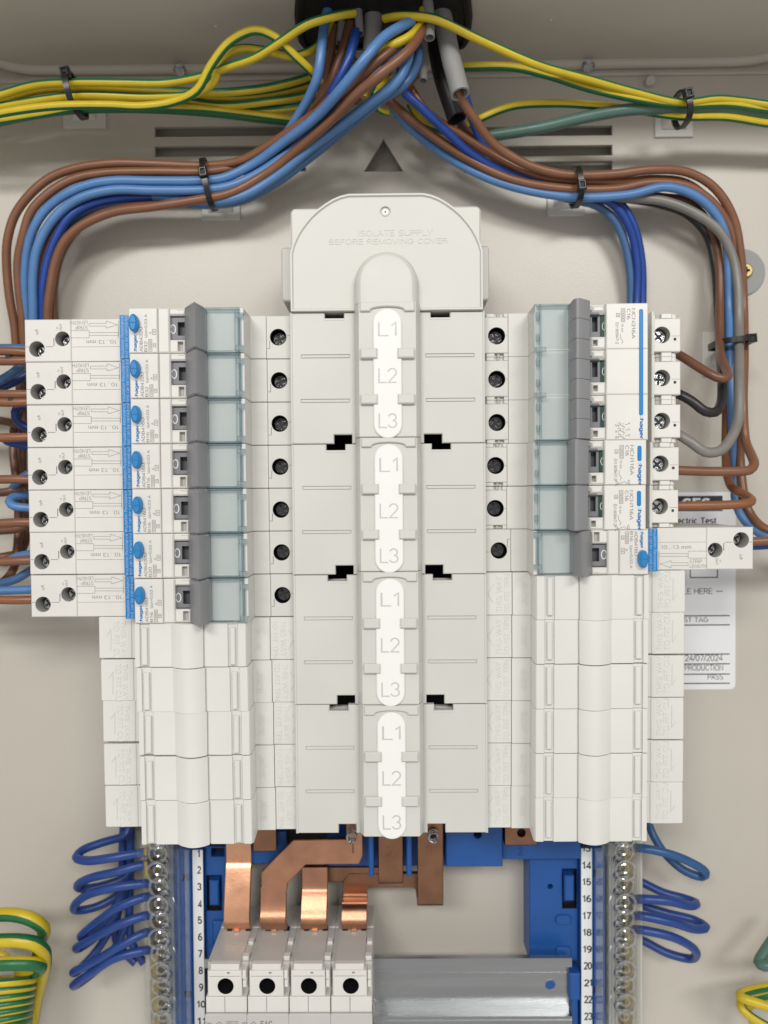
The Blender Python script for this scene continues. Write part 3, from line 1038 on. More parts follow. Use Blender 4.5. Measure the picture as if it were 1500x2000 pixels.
# clear covered neutral bars
for side in (0, 1):
    nb = thing('neutral_terminal_bar', ('brass terminal bar under a clear ringed cover, beside the seven blue loops' if side == 0 else
                                        'clear ringed cover over brass terminal bar, beside the strip numbered 14 to 23'), 'terminal bar', group='clear covered terminal bars')
    xo0, xo1, xc = ((276, 354, 302) if side == 0 else (1180, 1258, 1226))
    dr = 11 if side == 0 else 2
    yt_, yb_ = fy(1630, 38), YB
    bm = MB()
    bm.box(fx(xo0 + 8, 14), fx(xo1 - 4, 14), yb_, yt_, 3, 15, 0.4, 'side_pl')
    obj('base', bm, nb)
    br = MB()
    br.box(fx(xc - 9, 24), fx(xc + 9, 24), yb_, yt_, 15, 25, 0.4, 'bar_brass')

    if side == 0:
        for a_, c_ in ((1660, 1672), (1684, 1716)):
            br.box(fx(281, 34), fx(288, 34), fy(c_, 34), fy(a_, 34), 15, 33, 0.3, 'brass')
    obj('brass_bar', br, nb)
    cv = MB()
    th = 1.0
    # outer shell: front, left and right walls in real thickness; a shade narrower at the top half
    cv.box(fx(xo0, 38), fx(xo0, 38) + th, yb_, yt_ - 1, 10, 36, 0.3, 'clear_cover', bottom=True)
    cv.box(fx(xo1, 38) - th, fx(xo1, 38), yb_, yt_ - 1, 10, 32, 0.3, 'clear_cover', bottom=True)
    cv.box(fx(xc + 24, 36), fx(xc + 24, 36) + 0.9, yb_, yt_ - 1, 12, 37, 0.3, 'clear_cover', bottom=True)
    cv.box(fx(xo0, 38) + th + 0.05, fx(xo1, 38) - th - 0.05, yb_, yt_ - 1, 31, 32, 0.3, 'clear_cover', bottom=True)
    cv.box(fx(xo0 - 6, 38), fx(xo0 + 62, 38), fy(1672, 38), yt_ + 2, 37.6, 39.2, 0.4, 'clear_cover', bottom=True)
    for k in range(3):
        x_ = fx(xo0 + (52, 60, 68)[k], 36) if side == 0 else fx(xo0 + (10, 18, 26)[k], 36)
        cv.box(x_, x_ + 0.5, yb_, yt_ - 3, 32, 34.2, 0.2, 'clear_cover', bottom=True)
    co = obj('clear_cover', cv, nb)
    for i in range(12):
        yc = 1640 + 32.75 * i
        rg = MB()
        cx_, cy_ = fx(xc + (dr * i / 12 if side == 0 else -2 + dr * i / 12), 37, yc), fy(yc, 37)
        big = i % 2 == 0
        hh = 35.3 if big else 33.6
        R_ = 4.4 if big else 4.0
        rg.tube([(cx_ + R_ * math.cos(a), cy_ + R_ * math.sin(a), hh) for a in [2 * PI * j / 16 for j in range(16)]], 0.75, 7, 'clear_ring', closed=True, step=1.4)
        rg.tube([(cx_ + 2.0 * math.cos(a), cy_ + 2.0 * math.sin(a), hh - 1.6) for a in [2 * PI * j / 12 for j in range(12)]], 0.6, 6, 'clear_ring', closed=True, step=1.2)
        ro = obj('ring', rg, co)
        scr = MB()
        scr.plate(circ(cx_, cy_, 2.6, 16), 24.9, 27.2, 0.4, 'screw_zinc', [(rect(cx_ - 2, cx_ + 2, cy_ - 0.35, cy_ + 0.35), 0.8, 'screw_zinc', 'slot_black')])
        obj('screw', scr, nb)
        if i % 3 == 1:
            tb = MB()
            sgn = 1 if side == 0 else -1
            tx = fx(xo1 - 16, 34) if side == 0 else fx(xo0 + 14, 34)
            tb.tube([(tx, cy_ + 3, 34), (tx + sgn * 1.5, cy_, 35), (tx + sgn * 2.2, cy_ - 3, 34.2), (tx + sgn * 0.8, cy_ - 6, 33.5)], 0.5, 6, 'clear_cover')
            obj('clip', tb, co)

# ================================================================ DEVICES
YROW0 = U(48, 666, 62).y
PITCH_MM = 17.5


def loc(ox, oy):
    return lambda px, py, h: U(px, py, h) - Vector((ox, oy))


def row_y(k):
    return YROW0 - PITCH_MM * k


HALF = 8.64

# ---- residual current breaker (drawn as it sits on the left of the cover)
RX0 = U(567, 658, 64).x
L = loc(RX0, row_y(0))
X = lambda px, h: L(px, 645, h).x
Yq = lambda py, h, px=300: L(px, py, h).y


def slope_h(x):
    return 68.0


def screw(mb, cx, cy, h, r, m, slot=True, ang=0.6):
    mb.plate(circ(cx, cy, r, 20), h - 3, h, 0.5, m)
    c, s_ = math.cos(ang), math.sin(ang)
    for k in (0, 1):
        a = ang + k * PI / 2
        d = Vector((math.cos(a), math.sin(a)))
        n = Vector((-d.y, d.x))
        q = [Vector((cx, cy)) + d * r * 0.72 + n * 0.45, Vector((cx, cy)) - d * r * 0.72 + n * 0.45, Vector((cx, cy)) - d * r * 0.72 - n * 0.45, Vector((cx, cy)) + d * r * 0.72 - n * 0.45]
        mb.plate([tuple(p) for p in q], h - 0.2, h + 0.03 + 0.02 * k, 0.01, 'slot_black')


def make_rcbo():
    root = thing('residual_current_breaker', 'x', 'breaker')
    b = MB()
    M = 'white_pl'
    t1, t2 = L(72, 682, 62), L(122, 662, 62)
    gy = Yq(678, 62, 100)
    b.box(X(48, 62), X(138.3, 62), -HALF, HALF, 20, 62, 0.35, M, [
        (circ(t1.x, t1.y, 3.2, 26), 13, 'hole_white_shade', 'hole_dark'),
        (circ(t2.x, t2.y, 3.0, 26), 13, 'hole_white_shade', 'hole_dark'),
        (rect(X(48.8, 62), X(55.5, 62), gy, gy + 0.16), 0.5, 'seam', 'seam'),
        (rect(X(88.8, 62), X(103.5, 62), gy, gy + 0.16), 0.5, 'seam', 'seam'),
        (rect(X(104.5, 62), X(105.7, 62), gy + 0.45, gy + 3.6), 1.2, 'seam', 'seam')])
    b.box(X(138.6, 62), X(234.5, 62), -HALF + 0.05, HALF + 0.05, 20, 61.75, 0.2, M, [
        (rect(X(140, 62), X(233, 62), gy - 0.1, gy), 0.2, 'seam', 'seam')])
    b.box(X(233.6, 68), X(256, 68), -HALF, HALF, 20, 68, 0.15, M)
    b.box(X(251.5, 79), X(307.5, 79), -HALF, HALF, 20, 79, 0.35, M)
    b.box(X(308, 79), X(330.5, 79), -HALF, HALF, 20, 78.7, 0.5, M)
    xw0, xw1 = X(330.7, 78), X(401, 78)
    b.box(xw0, xw1, -HALF, HALF, 20, 69, 0.2, M)
    yd0, yd1 = Yq(666, 76), Yq(619, 76)
    sx0, sx1 = X(347, 78), X(358, 78)
    b.box(xw0, X(363, 78), yd1, HALF, 69, 78.2, 0.6, M, [(rect(sx0, sx1, yd1 + 2.2, HALF - 0.8), 2.0, M, 'hole_white_shade')])
    b.box(xw0, X(363, 78), -HALF, yd0, 69, 78.2, 0.6, M, [(rect(sx0, sx1, -HALF + 0.7, yd0 - 0.7), 2.0, M, 'hole_white_shade')])
    b.box(X(398.5, 77), X(474, 77), -HALF, HALF, 20, 76.4, 0.2, 'white_mcb')
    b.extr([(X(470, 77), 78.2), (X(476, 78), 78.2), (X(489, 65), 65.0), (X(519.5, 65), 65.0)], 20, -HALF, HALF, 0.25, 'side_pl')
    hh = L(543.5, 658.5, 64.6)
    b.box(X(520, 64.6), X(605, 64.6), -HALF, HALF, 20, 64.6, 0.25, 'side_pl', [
        (circ(hh.x, hh.y, 3.35, 26), 12, 'hole_dark', 'hole_dark'),
        (rect(X(521, 64.6), X(527, 64.6), Yq(683, 64.6) - .1, Yq(683, 64.6) + .06), .4, 'seam', 'seam'),
        (rect(X(526.4, 64.6), X(527.2, 64.6), Yq(682.2, 64.6), Yq(668, 64.6)), .4, 'seam', 'seam'),
        (rect(X(561, 64.6), X(568, 64.6), Yq(658, 64.6) - .06, Yq(658, 64.6) + .06), .3, 'seam', 'seam')])
    body = obj('housing', b, root)
    # printed label band on the slope
    lb = MB()
    x0, x1 = X(233.9, 68), X(252.5, 68)
    n = 4
    ids = [lb.add([(x0 + (x1 - x0) * i / n, -HALF, slope_h(x0 + (x1 - x0) * i / n) + 0.08), (x0 + (x1 - x0) * i / n, HALF, slope_h(x0 + (x1 - x0) * i / n) + 0.08)]) for i in range(n + 1)]
    for a, c in zip(ids, ids[1:]):
        lb.face((a[0], c[0], c[1], a[1]), 'blue_label')
    dx = x1 - x0
    lb.text('Insulation Resistance', x0 + dx * 0.12, x0 + dx * 0.42, -HALF + 0.3, HALF - 0.5, lambda x: slope_h(x) + 0.14, 90, 0, 'white_ink', 0.045)
    lb.text('test can be carried out', x0 + dx * 0.54, x0 + dx * 0.84, -HALF + 0.1, HALF - 0.1, lambda x: slope_h(x) + 0.14, 90, 0, 'white_ink', 0.045)
    obj('blue_label', lb, root)
    # push button
    bt = MB()
    c = L(262.5, 632, 80)
    bt.plate(circ(c.x, c.y, 1.75, 26, 3.4), 78.9, 82.0, 0.7, 'blue_button')
    bt.box(c.x - 1.2, c.x + 1.2, c.y - 0.14, c.y + 0.14, 81.9, 82.2, 0.08, 'blue_button')
    obj('test_button', bt, root)
    # dial with its ring mark
    d = MB()
    d.box(X(332, 77), X(363, 77), yd0 + 0.15, yd1 - 0.15, 69, 76.4, 0.4, 'dial_pl', [
        (rect(X(347.5, 76.4), X(361, 76.4), Yq(656, 76.4), Yq(630, 76.4)), 3.2, 'dark_pocket', 'dark_pocket')])
    dl = obj('position_dial', d, root)
    o = MB()
    c = L(338.5, 643, 76.4)
    o.ring(c.x, c.y, 1.1, 1.85, 0.33, 76.47, 'white_ink')
    obj('mark', o, dl)
    tg = MB()
    tg.extr([(X(361, 80), 74), (X(361.5, 80.5), 80.5), (X(376.5, 88), 87.6), (X(379, 88), 88.0), (X(381.5, 88), 87.6), (X(399.5, 81), 80.5), (X(399.8, 80), 74)], 69.1, -8.70, 8.70, 0.7, 'toggle_pl')
    obj('toggle', tg, root)
    wn = MB()
    wx0, wx1, wx2 = X(398.8, 79), X(468, 79), X(476.5, 79)
    E = 'clear_edge'
    wn.box(wx0 + 0.7, wx1 - 0.7, -HALF + 0.75, HALF - 0.75, 77.3, 78.3, 0.15, 'clear_blue', bottom=True)
    wn.box(wx0, wx1, HALF - 0.72, HALF, 76.5, 79.2, 0.3, E, bottom=True)
    wn.box(wx0, wx1, -HALF, -HALF + 0.72, 76.5, 79.2, 0.3, E, bottom=True)
    wn.box(wx0, wx0 + 0.68, -HALF + 0.75, HALF - 0.75, 76.5, 79.0, 0.3, E, bottom=True)
    wn.box(wx1 - 1.9, wx1 - 1.4, -HALF + 0.75, HALF - 0.75, 78.3, 79.2, 0.2, E, bottom=True)
    wn.box(wx1 - 0.68, wx1, -HALF + 0.75, HALF - 0.75, 76.5, 79.0, 0.3, E, bottom=True)
    for ya, yb in ((HALF - 4.2, HALF - 2.2), (-HALF + 0.4, -HALF + 2.6)):
        wn.box(wx1 - 1.5, wx2, ya, yb, 78.3, 79.9, 0.25, E, bottom=True)
    wn.box(wx1 + 0.05, wx1 + 0.6, -HALF + 2.8, HALF - 4.4, 78.3, 79.3, 0.2, E, bottom=True)
    obj('label_window', wn, root)
    for t, a in ((t1, 0.5), (t2, 0.9)):
        s_ = MB()
        screw(s_, t.x + 0.42, t.y - 0.42, 57.2, 2.6, 'screw_zinc', ang=a)
        obj('terminal_screw', s_, root)
    s_ = MB()
    screw(s_, hh.x, hh.y, 60.5, 3.0, 'screw_dark', ang=0.4)
    obj('terminal_screw', s_, root)
    p = MB()
    h = 61.82
    bxx = lambda a, b_, c_, d_, hq: (X(a, hq), X(b_, hq), Yq(d_, hq, (a + b_) / 2), Yq(c_, hq, (a + b_) / 2))
    p.text('LENGTH', *bxx(138.5, 171, 626.5, 634, 62), h, 180, 0, 'soft_ink')
    p.text('STRIP', *bxx(147, 171, 636, 643.5, 62), h, 180, 0, 'soft_ink')
    p.text('10...13 mm', *bxx(168, 227, 664, 672, 62), h, 180, 0, 'soft_ink')
    wl = 0.17
    pt = lambda a, b_: tuple(L(a, b_, 62))
    for chain in ([(174, 631.5), (207, 631.5), (207, 627), (229, 634.5), (207, 641), (207, 637), (174, 637), (174, 631.5)],
                  [(138, 646), (174, 646), (174, 660), (138, 660)], [(174, 649.5), (231, 649.5), (231, 655), (174, 655)], [(231, 626), (231, 660)]):
        for a_, b_ in zip(chain, chain[1:]):
            p.line(pt(*a_), pt(*b_), wl, h, 'soft_ink')
    h = 62.06
    p.text('L', *bxx(68, 72, 643, 646.5, 62), h, 90, 0, 'ink')
    p.text('OUT', *bxx(70.5, 75, 644, 654, 62), h, 90, 0, 'ink')
    p.text('N', *bxx(110, 114, 639, 643, 62), h, 90, 0, 'ink')
    p.text('OUT', *bxx(116.5, 121, 633, 646, 62), h, 90, 0, 'ink')
    h = 79.06
    p.text('I\u0394n=0,03 A', *bxx(282, 288.5, 614, 659, 79), h, 90, 0, 'ink')
    p.text('10000', *bxx(291.2, 295.6, 664.5, 684.5, 79), h, 90, 0, 'ink')
    p.frame(*bxx(290, 297, 662.5, 686.5, 79), 0.14, h, 'ink')
    p.text('3', *bxx(300, 303, 673, 676.5, 79), h, 90, 0, 'ink')
    p.frame(*bxx(298.6, 304.6, 671, 678.5, 79), 0.14, h, 'ink')
    p.text('A', *bxx(291, 296, 648, 653, 79), h, 90, 0, 'ink')
    p.frame(*bxx(297.5, 304.8, 643, 654, 79), 0.14, h, 'ink')
    for a_, b_ in (((299, 651), (303, 648)), ((303, 648), (299, 646))):
        p.line(tuple(L(*a_, 79)), tuple(L(*b_, 79)), 0.15, h)
    obj('printing', p, root)
    g = MB()
    g.text(':hager', *bxx(261, 268.8, 654, 688, 79), h, 90, 0, 'blue_ink', 0.20)
    obj('brand_lettering', g, root)
    return root, bxx


def rating(code, cur, bxx):
    m = MB()
    m.text(code, *bxx(272, 278.6, 639, 687, 79), 79.06, 90, 0, 'ink')
    m.text(cur, *bxx(281.5, 287.5, 667, 687, 79), 79.06, 90, 0, 'ink')
    return m


rcbo, bxx = make_rcbo()
for ch in rcbo.children:
    if ch.name.startswith('blue_label'):
        ch.name = 'insulation_label'
RAT = {}
for c_, r_ in (('ADB432U', 'B32'), ('ADB416U', 'B16'), ('ADB420U', 'B20')):
    RAT[r_] = rating(c_, r_, bxx).mesh('rating_print')
rc_rows = [
    ('B32', 'white residual current breaker rated B32, topmost in the blue-stickered stack of seven'),
    ('B32', 'white residual current breaker rated B32, second from the top under another B32 breaker'),
    ('B16', 'white residual current breaker rated B16, directly under the lower of two B32 breakers'),
    ('B16', 'white residual current breaker rated B16, middle one of the stack of seven'),
    ('B16', 'white residual current breaker rated B16, directly above the B20 breaker'),
    ('B20', 'white residual current breaker rated B20, the only one marked so'),
    ('B16', 'white residual current breaker rated B16, directly under the B20 breaker above blank plates'),
]
base_rc = rcbo


def place_rcbo(first, x, y, rot, cur, label, group):
    o = base_rc if first else copy_tree(base_rc)
    o.location = (x * MM, 0, y * MM)
    o.rotation_euler = (0, -rot, 0)
    tag(o, label, 'breaker', group)
    return o


def put_rating(o, cur):
    r = bpy.data.objects.new('rating_print', RAT[cur])
    COL.objects.link(r)
    r.parent = o


made = []
for k, (cur, lab) in enumerate(rc_rows):
    x = U(567 + 1.35 * k, 658 + 83.6 * k, 64).x
    o = place_rcbo(k == 0, x + random.uniform(-.12, .12), row_y(k), random.uniform(-.0012, .0012), cur, lab, 'residual current breakers in the seven high stack')
    made.append((o, cur))
xr = U(951, 1076, 64).x
o = place_rcbo(False, xr, row_y(5) + 0.2, PI, 'B16', 'white residual current breaker rated B16 turned round, under the green-flagged breakers', None)
if 'group' in o.keys():
    del o['group']
made.append((o, 'B16'))
for o, cur in made:
    put_rating(o, cur)

# ---- miniature breakers on the other side of the cover
MX0 = U(948, 656, 64).x
Lm = loc(MX0, row_y(0))
Xm = lambda px, h: Lm(px, 650, h).x
Ym = lambda py, h, px=1150: Lm(px, py, h).y


def pole_body(half):
    b = MB()
    M = 'white_mcb'
    S = 'side_pl'
    hc = Lm(970, 656, 64.5)
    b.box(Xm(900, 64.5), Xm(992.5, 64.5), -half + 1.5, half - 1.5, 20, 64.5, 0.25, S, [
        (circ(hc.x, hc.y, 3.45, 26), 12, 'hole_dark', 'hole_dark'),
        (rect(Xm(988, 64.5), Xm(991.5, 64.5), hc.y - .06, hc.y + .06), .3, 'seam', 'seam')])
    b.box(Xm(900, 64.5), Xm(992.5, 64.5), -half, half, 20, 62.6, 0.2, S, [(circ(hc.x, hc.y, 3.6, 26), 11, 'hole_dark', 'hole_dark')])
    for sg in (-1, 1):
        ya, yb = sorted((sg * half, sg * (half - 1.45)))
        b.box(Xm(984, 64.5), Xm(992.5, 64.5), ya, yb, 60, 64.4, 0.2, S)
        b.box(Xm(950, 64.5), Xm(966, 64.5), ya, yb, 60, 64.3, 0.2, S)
        b.box(Xm(971, 64.5), Xm(977, 64.5), ya, yb, 60, 63.6, 0.2, 'hole_white_shade')
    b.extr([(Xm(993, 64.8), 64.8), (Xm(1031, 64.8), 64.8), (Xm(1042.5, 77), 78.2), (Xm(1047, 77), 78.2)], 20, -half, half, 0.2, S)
    b.box(Xm(1045, 77), Xm(1116, 77), -half, half, 20, 76.4, 0.1, M)
    x0, x1 = Xm(1115, 78), Xm(1184, 78)
    b.box(x0, x1, -half, half, 20, 68.5, 0.2, M)
    d0, d1 = Ym(660, 76), Ym(616, 76)
    b.box(Xm(1153, 78), x1 - 0.1, d1, half, 68.4, 78.4, 1.4, M)
    b.box(Xm(1153, 78), x1 - 0.1, -half, d0, 68.4, 78.4, 0.8, M, [(rect(Xm(1155, 78), Xm(1167, 78), Ym(676, 78), Ym(664, 78)), 2.5, M, 'hole_white_shade')])
    b.plate([(Xm(1159, 77) + 2.3 * math.cos(a), d1 - 0.2 + 2.2 * math.sin(a)) for a in [PI * i / 10 for i in range(11)]], 70, 77.8, 0.4, 'dial_pl')
    b.box(Xm(1184, 79), Xm(1266, 79), -half, half, 20, 79, 0.35, M)
    b.box(Xm(1266.3, 62), Xm(1271, 62), -half, half, 20, 66, 0.3, M)
    # outgoing terminal
    ta, tb = Ym(687, 62, 1300), Ym(622, 62, 1300)
    sc_ = Lm(1293, 654, 62)
    b.box(Xm(1269, 62), Xm(1329.5, 62), ta, tb, 20, 62, 0.35, M, [
        (circ(sc_.x, sc_.y, 3.35, 26), 11, 'hole_white_shade', 'hole_dark'),
        (rect(Xm(1316, 62), Xm(1321, 62), Ym(665, 62, 1318), Ym(660, 62, 1318)), 1.2, 'hole_white_shade', 'dark_pocket'),
        (rect(Xm(1312, 62), Xm(1328, 62), Ym(656.5, 62, 1318), Ym(656, 62, 1318)), .3, 'seam', 'seam')])
    b.box(Xm(1269, 60), Xm(1321, 60), -half, half, 20, 59.6, 0.2, M, [(circ(sc_.x, sc_.y, 3.5, 26), 10, 'hole_white_shade', 'hole_dark')])
    for sg in (0, 1):
        ya, yb = (ta - 0.15, -half) if sg == 0 else (half, tb + 0.15)
        ya, yb = min(ya, yb), max(ya, yb)
        b.box(Xm(1291, 61), Xm(1311, 61), ya, yb, 59, 61.6, 0.2, M)
        b.box(Xm(1313, 61), Xm(1319, 61), ya, yb, 59, 60.6, 0.2, M)
        b.box(Xm(1282, 61), Xm(1290, 61), ya, yb, 59, 60.0, 0.2, 'hole_white_shade')
        b.box(Xm(1269, 61), Xm(1273, 61), ya, yb, 59, 60.4, 0.15, 'dark_pocket')
    return b, hc, sc_, d0, d1


def dial_part(d0, d1):
    d = MB()
    d.box(Xm(1153, 77), Xm(1174.5, 77), d0 + .1, d1 - .1, 68, 76, 0.3, 'dial_pl', [(rect(Xm(1156.5, 76), Xm(1167, 76), Ym(648, 76), Ym(619, 76)), 3, 'dark_pocket', 'dark_pocket')])
    g = MB()
    g.box(Xm(1174.5, 77) + .02, Xm(1183.5, 77), d0 + .1, d1 - .1, 68, 76, 0.3, 'green_pl')
    c = Lm(1180, 637.5, 76)
    g.ring(c.x, c.y, 0.9, 1.6, 0.3, 76.06, 'white_ink')
    return d, g


def mcb_window(half, n):
    w_ = MB()
    x0, x1 = Xm(1044.5, 79), Xm(1115, 79)
    E = 'clear_edge'
    lo, hi = -half - PITCH_MM * (n - 1), half
    for k in range(n):
        a, b_ = -half - PITCH_MM * k, half - PITCH_MM * k
        if n > 1:
            a, b_ = a - (0 if k == n - 1 else 0.0), b_
        w_.box(x0 + 2.6, x1 - 0.6, a + 0.45, b_ - 0.45, 77.3, 78.4, 0.12, 'clear_blue', bottom=True)
    w_.box(x0, x0 + 0.6, lo, hi, 76.5, 79.2, 0.2, E, bottom=True)
    w_.box(x0 + 1.9, x0 + 2.5, lo, hi, 76.5, 79.0, 0.2, E, bottom=True)
    w_.box(x1 - 0.55, x1, lo, hi, 76.5, 79.0, 0.2, E, bottom=True)
    for k in range(n + 1):
        y = half - PITCH_MM * k if k < n else lo
        if 0 < k < n:
            w_.box(x0 - 0.9, x0 + 4.2, y - 0.9, y + 0.9, 78.4, 80.0, 0.25, E, bottom=True)
        else:
            sg = -1 if k == 0 else 1
            a, b_ = sorted((y, y + sg * 0.55))
            w_.box(x0, x1, a, b_, 76.5, 79.2, 0.2, E, bottom=True)
    for k in range(n):
        for f0, f1 in ((0.18, 0.34), (0.66, 0.8)):
            a = half - PITCH_MM * k - 2 * half * f1
            w_.box(x0 + 0.62, x0 + 1.88, a, a + 2 * half * (f1 - f0), 77.2, 79.3, 0.2, E, bottom=True)
    return w_


def mcb_toggle(y0, y1, cc=0.5):
    t = MB()
    t.extr([(Xm(1114, 80), 74), (Xm(1114.5, 81), 80.5), (Xm(1120, 86), 85.6), (Xm(1127, 88), 87.3), (Xm(1131, 88), 87.6), (Xm(1136, 88), 87.3), (Xm(1153, 84), 83.6), (Xm(1153.3, 80), 74)], 68.6, y0, y1, cc, 'toggle_pl')
    return t


GF = 0


def curve_sym(p, x0, x1, y0, y1, h):
    pts = [(0, .1), (.45, .1), (.5, .35), (.8, .9), (.85, .55), (1, .55)]
    q = [(x0 + (x1 - x0) * b, y1 - (y1 - y0) * a) for a, b in pts]
    for a, b in zip(q, q[1:]):
        p.line(a, b, 0.15, h)


def mbx(a, b_, c_, d_):
    return (Xm(a, 79), Xm(b_, 79), Ym(d_, 79, (a + b_) / 2), Ym(c_, 79, (a + b_) / 2))


def mcb_common_print(p, code, y):
    h = 79.06
    sh = lambda q: (q[0], q[1], q[2] + y, q[3] + y)
    p.text(code, *sh(mbx(1233.5, 1241.5, 602.5, 661.5)), h, -90, 0, 'ink')
    p.text('C16', *sh(mbx(1224.5, 1231.5, 603, 624)), h, -90, 0, 'ink')
    p.text('10000', *sh(mbx(1214.3, 1219.8, 604, 627)), h, -90, 0, 'ink')
    p.frame(*sh(mbx(1213, 1221, 602.5, 629)), .14, h)
    p.text('15 kA', *sh(mbx(1213.5, 1218, 632, 649)), h, -90, 0, 'ink')
    p.text('3', *sh(mbx(1205, 1209, 613.5, 617.5)), h, -90, 0, 'ink')
    p.frame(*sh(mbx(1203.4, 1210.6, 611.5, 619.3)), .14, h)
    p.text('EN 60947-2', *sh(mbx(1202, 1208.5, 630, 672)), h, -90, 0, 'ink')
    q = sh(mbx(1211.5, 1217.5, 652, 672))
    curve_sym(p, *q, h)


def add_pole(root, half, k):
    b, hc, sc_, d0, d1 = pole_body(half)
    sh = lambda mb: (mb.rotate(lambda x, y, h: (x, y - PITCH_MM * k, h)), mb)[1]
    po = obj('pole_body', sh(b), root)
    d, g = dial_part(d0, d1)
    di = obj('position_dial', sh(d), root)
    obj('green_flag', sh(g), di)
    s1, s2 = MB(), MB()
    screw(s1, hc.x, hc.y, 60.5, 3.1, 'screw_dark', ang=0.3 + k)
    screw(s2, sc_.x - 0.2, sc_.y - 0.2, 58.5, 3.05, 'screw_zinc', ang=0.7 + 0.8 * k)
    obj('terminal_screw', sh(s1), po)
    obj('terminal_screw', sh(s2), po)


m3 = thing('three_pole_breaker', 'white three pole circuit breaker rated C16 with one long blue bar', 'breaker')
for k in range(3):
    add_pole(m3, 8.72, k)
obj('label_window', mcb_window(8.7, 3), m3)
tgm = MB()
for j in range(7):
    e = 8.7 + 2 * PITCH_MM
    n_ = 7
    span = (8.7 + e) / n_
    part = mcb_toggle(8.7 - span * (j + 1) + 0.02, 8.7 - span * j - 0.02, 0.16)
    base = len(tgm.v)
    tgm.v += part.v
    for f, mi_ in zip(part.f, part.m):
        tgm.face([i + base for i in f], part.mats[mi_])
obj('toggle', tgm, m3)
p = MB()
mcb_common_print(p, 'NCN316A', 0)
h = 79.06
for i in range(3):
    yy = -PITCH_MM * 2 - 0.5
    x0 = Xm(1202 + 0, 79)
    q = mbx(1201.5, 1213, 826 + i * 12, 836 + i * 12)
    p.text(str(2 + 2 * i), q[0], q[0] + 0.9, q[2] + 0.6, q[3] - 0.4, h, -90, 0, 'ink')
    for a, b_ in (((1206, 829), (1212, 829)), ((1212, 829), (1212, 833)), ((1212, 833), (1208, 833)), ((1208, 833), (1208, 837)), ((1212, 833), (1221, 838)), ((1221, 832), (1226, 832))):
        p.line(tuple(Lm(a[0], a[1] + 11 * i - 3, 79)), tuple(Lm(b_[0], b_[1] + 11 * i - 3, 79)), .16, h)
    p.text(str(1 + 2 * i), *mbx(1226.5, 1230, 824 + 12 * i, 828 + 12 * i), h, -90, 0, 'ink')
for a in range(6):
    p.line(tuple(Lm(1217, 826 + a * 5.4, 79)), tuple(Lm(1217, 829 + a * 5.4, 79)), .16, h)
obj('printing', p, m3)
bb = MB()
q = mbx(1248, 1256.3, 603.5, 811.5)
bb.plate(rrect(q[0], q[1], q[2], q[3], 0.7), 78.98, 79.06, 0.01, 'blue_label')
obj('blue_bar', bb, m3)
g = MB()
g.text(':hager', *mbx(1247.5, 1256.8, 813.5, 857), 79.07, -90, 0, 'blue_ink', 0.20)
obj('brand_lettering', g, m3)
m3.location = (MX0 * MM, 0, row_y(0) * MM)


def single_mcb():
    r = thing('single_pole_breaker', 'x', 'breaker')
    add_pole(r, 8.62, 0)
    obj('label_window', mcb_window(8.6, 1), r)
    obj('toggle', mcb_toggle(-8.68, 8.68), r)
    p = MB()
    mcb_common_print(p, 'NCN116A', 0)
    h = 79.06
    for a, b_ in (((1205, 677), (1210, 677)), ((1210, 677), (1210, 681)), ((1210, 681), (1206, 681)), ((1206, 681), (1206, 685)), ((1210, 681), (1224, 676)), ((1224, 679), (1230, 679)), ((1230, 676), (1230, 682)), ((1233, 676), (1233, 682))):
        p.line(tuple(Lm(a[0], a[1] - 2, 79)), tuple(Lm(b_[0], b_[1] - 2, 79)), .16, h)
    p.text('2', *mbx(1204, 1208, 671, 674.5), h, -90, 0, 'ink')
    p.text('1', *mbx(1229, 1233, 670, 673), h, -90, 0, 'ink')
    obj('printing', p, r)
    bb = MB()
    q = mbx(1248, 1256.3, 603.5, 634)
    bb.plate(rrect(q[0], q[1], q[2], q[3], 0.7), 78.98, 79.06, 0.01, 'blue_label')
    obj('blue_bar', bb, r)
    g = MB()
    g.text(':hager', *mbx(1247.5, 1257, 637, 681), 79.07, -90, 0, 'blue_ink', 0.20)
    obj('brand_lettering', g, r)
    return r


sm = single_mcb()
labs = {3: 'white single pole breaker rated C16, directly under the three pole breaker', 4: 'white single pole breaker rated C16, directly above the turned residual current breaker'}
for k in (3, 4):
    o = sm if k == 3 else copy_tree(sm)
    o.location = ((U(948 - 0.6 * k, 656 + 84 * k, 64).x) * MM, 0, (row_y(k) + (0.05 if k == 3 else 0.1)) * MM)
    tag(o, labs[k], 'breaker', 'single pole breakers')

# ---- blank filler plates
BX0 = U(577, 1249, 65).x
Lb = loc(BX0, row_y(7))
Xb = lambda px, h: Lb(px, 1255, h).x
Yb = lambda py, h, px=300: Lb(px, py, h).y


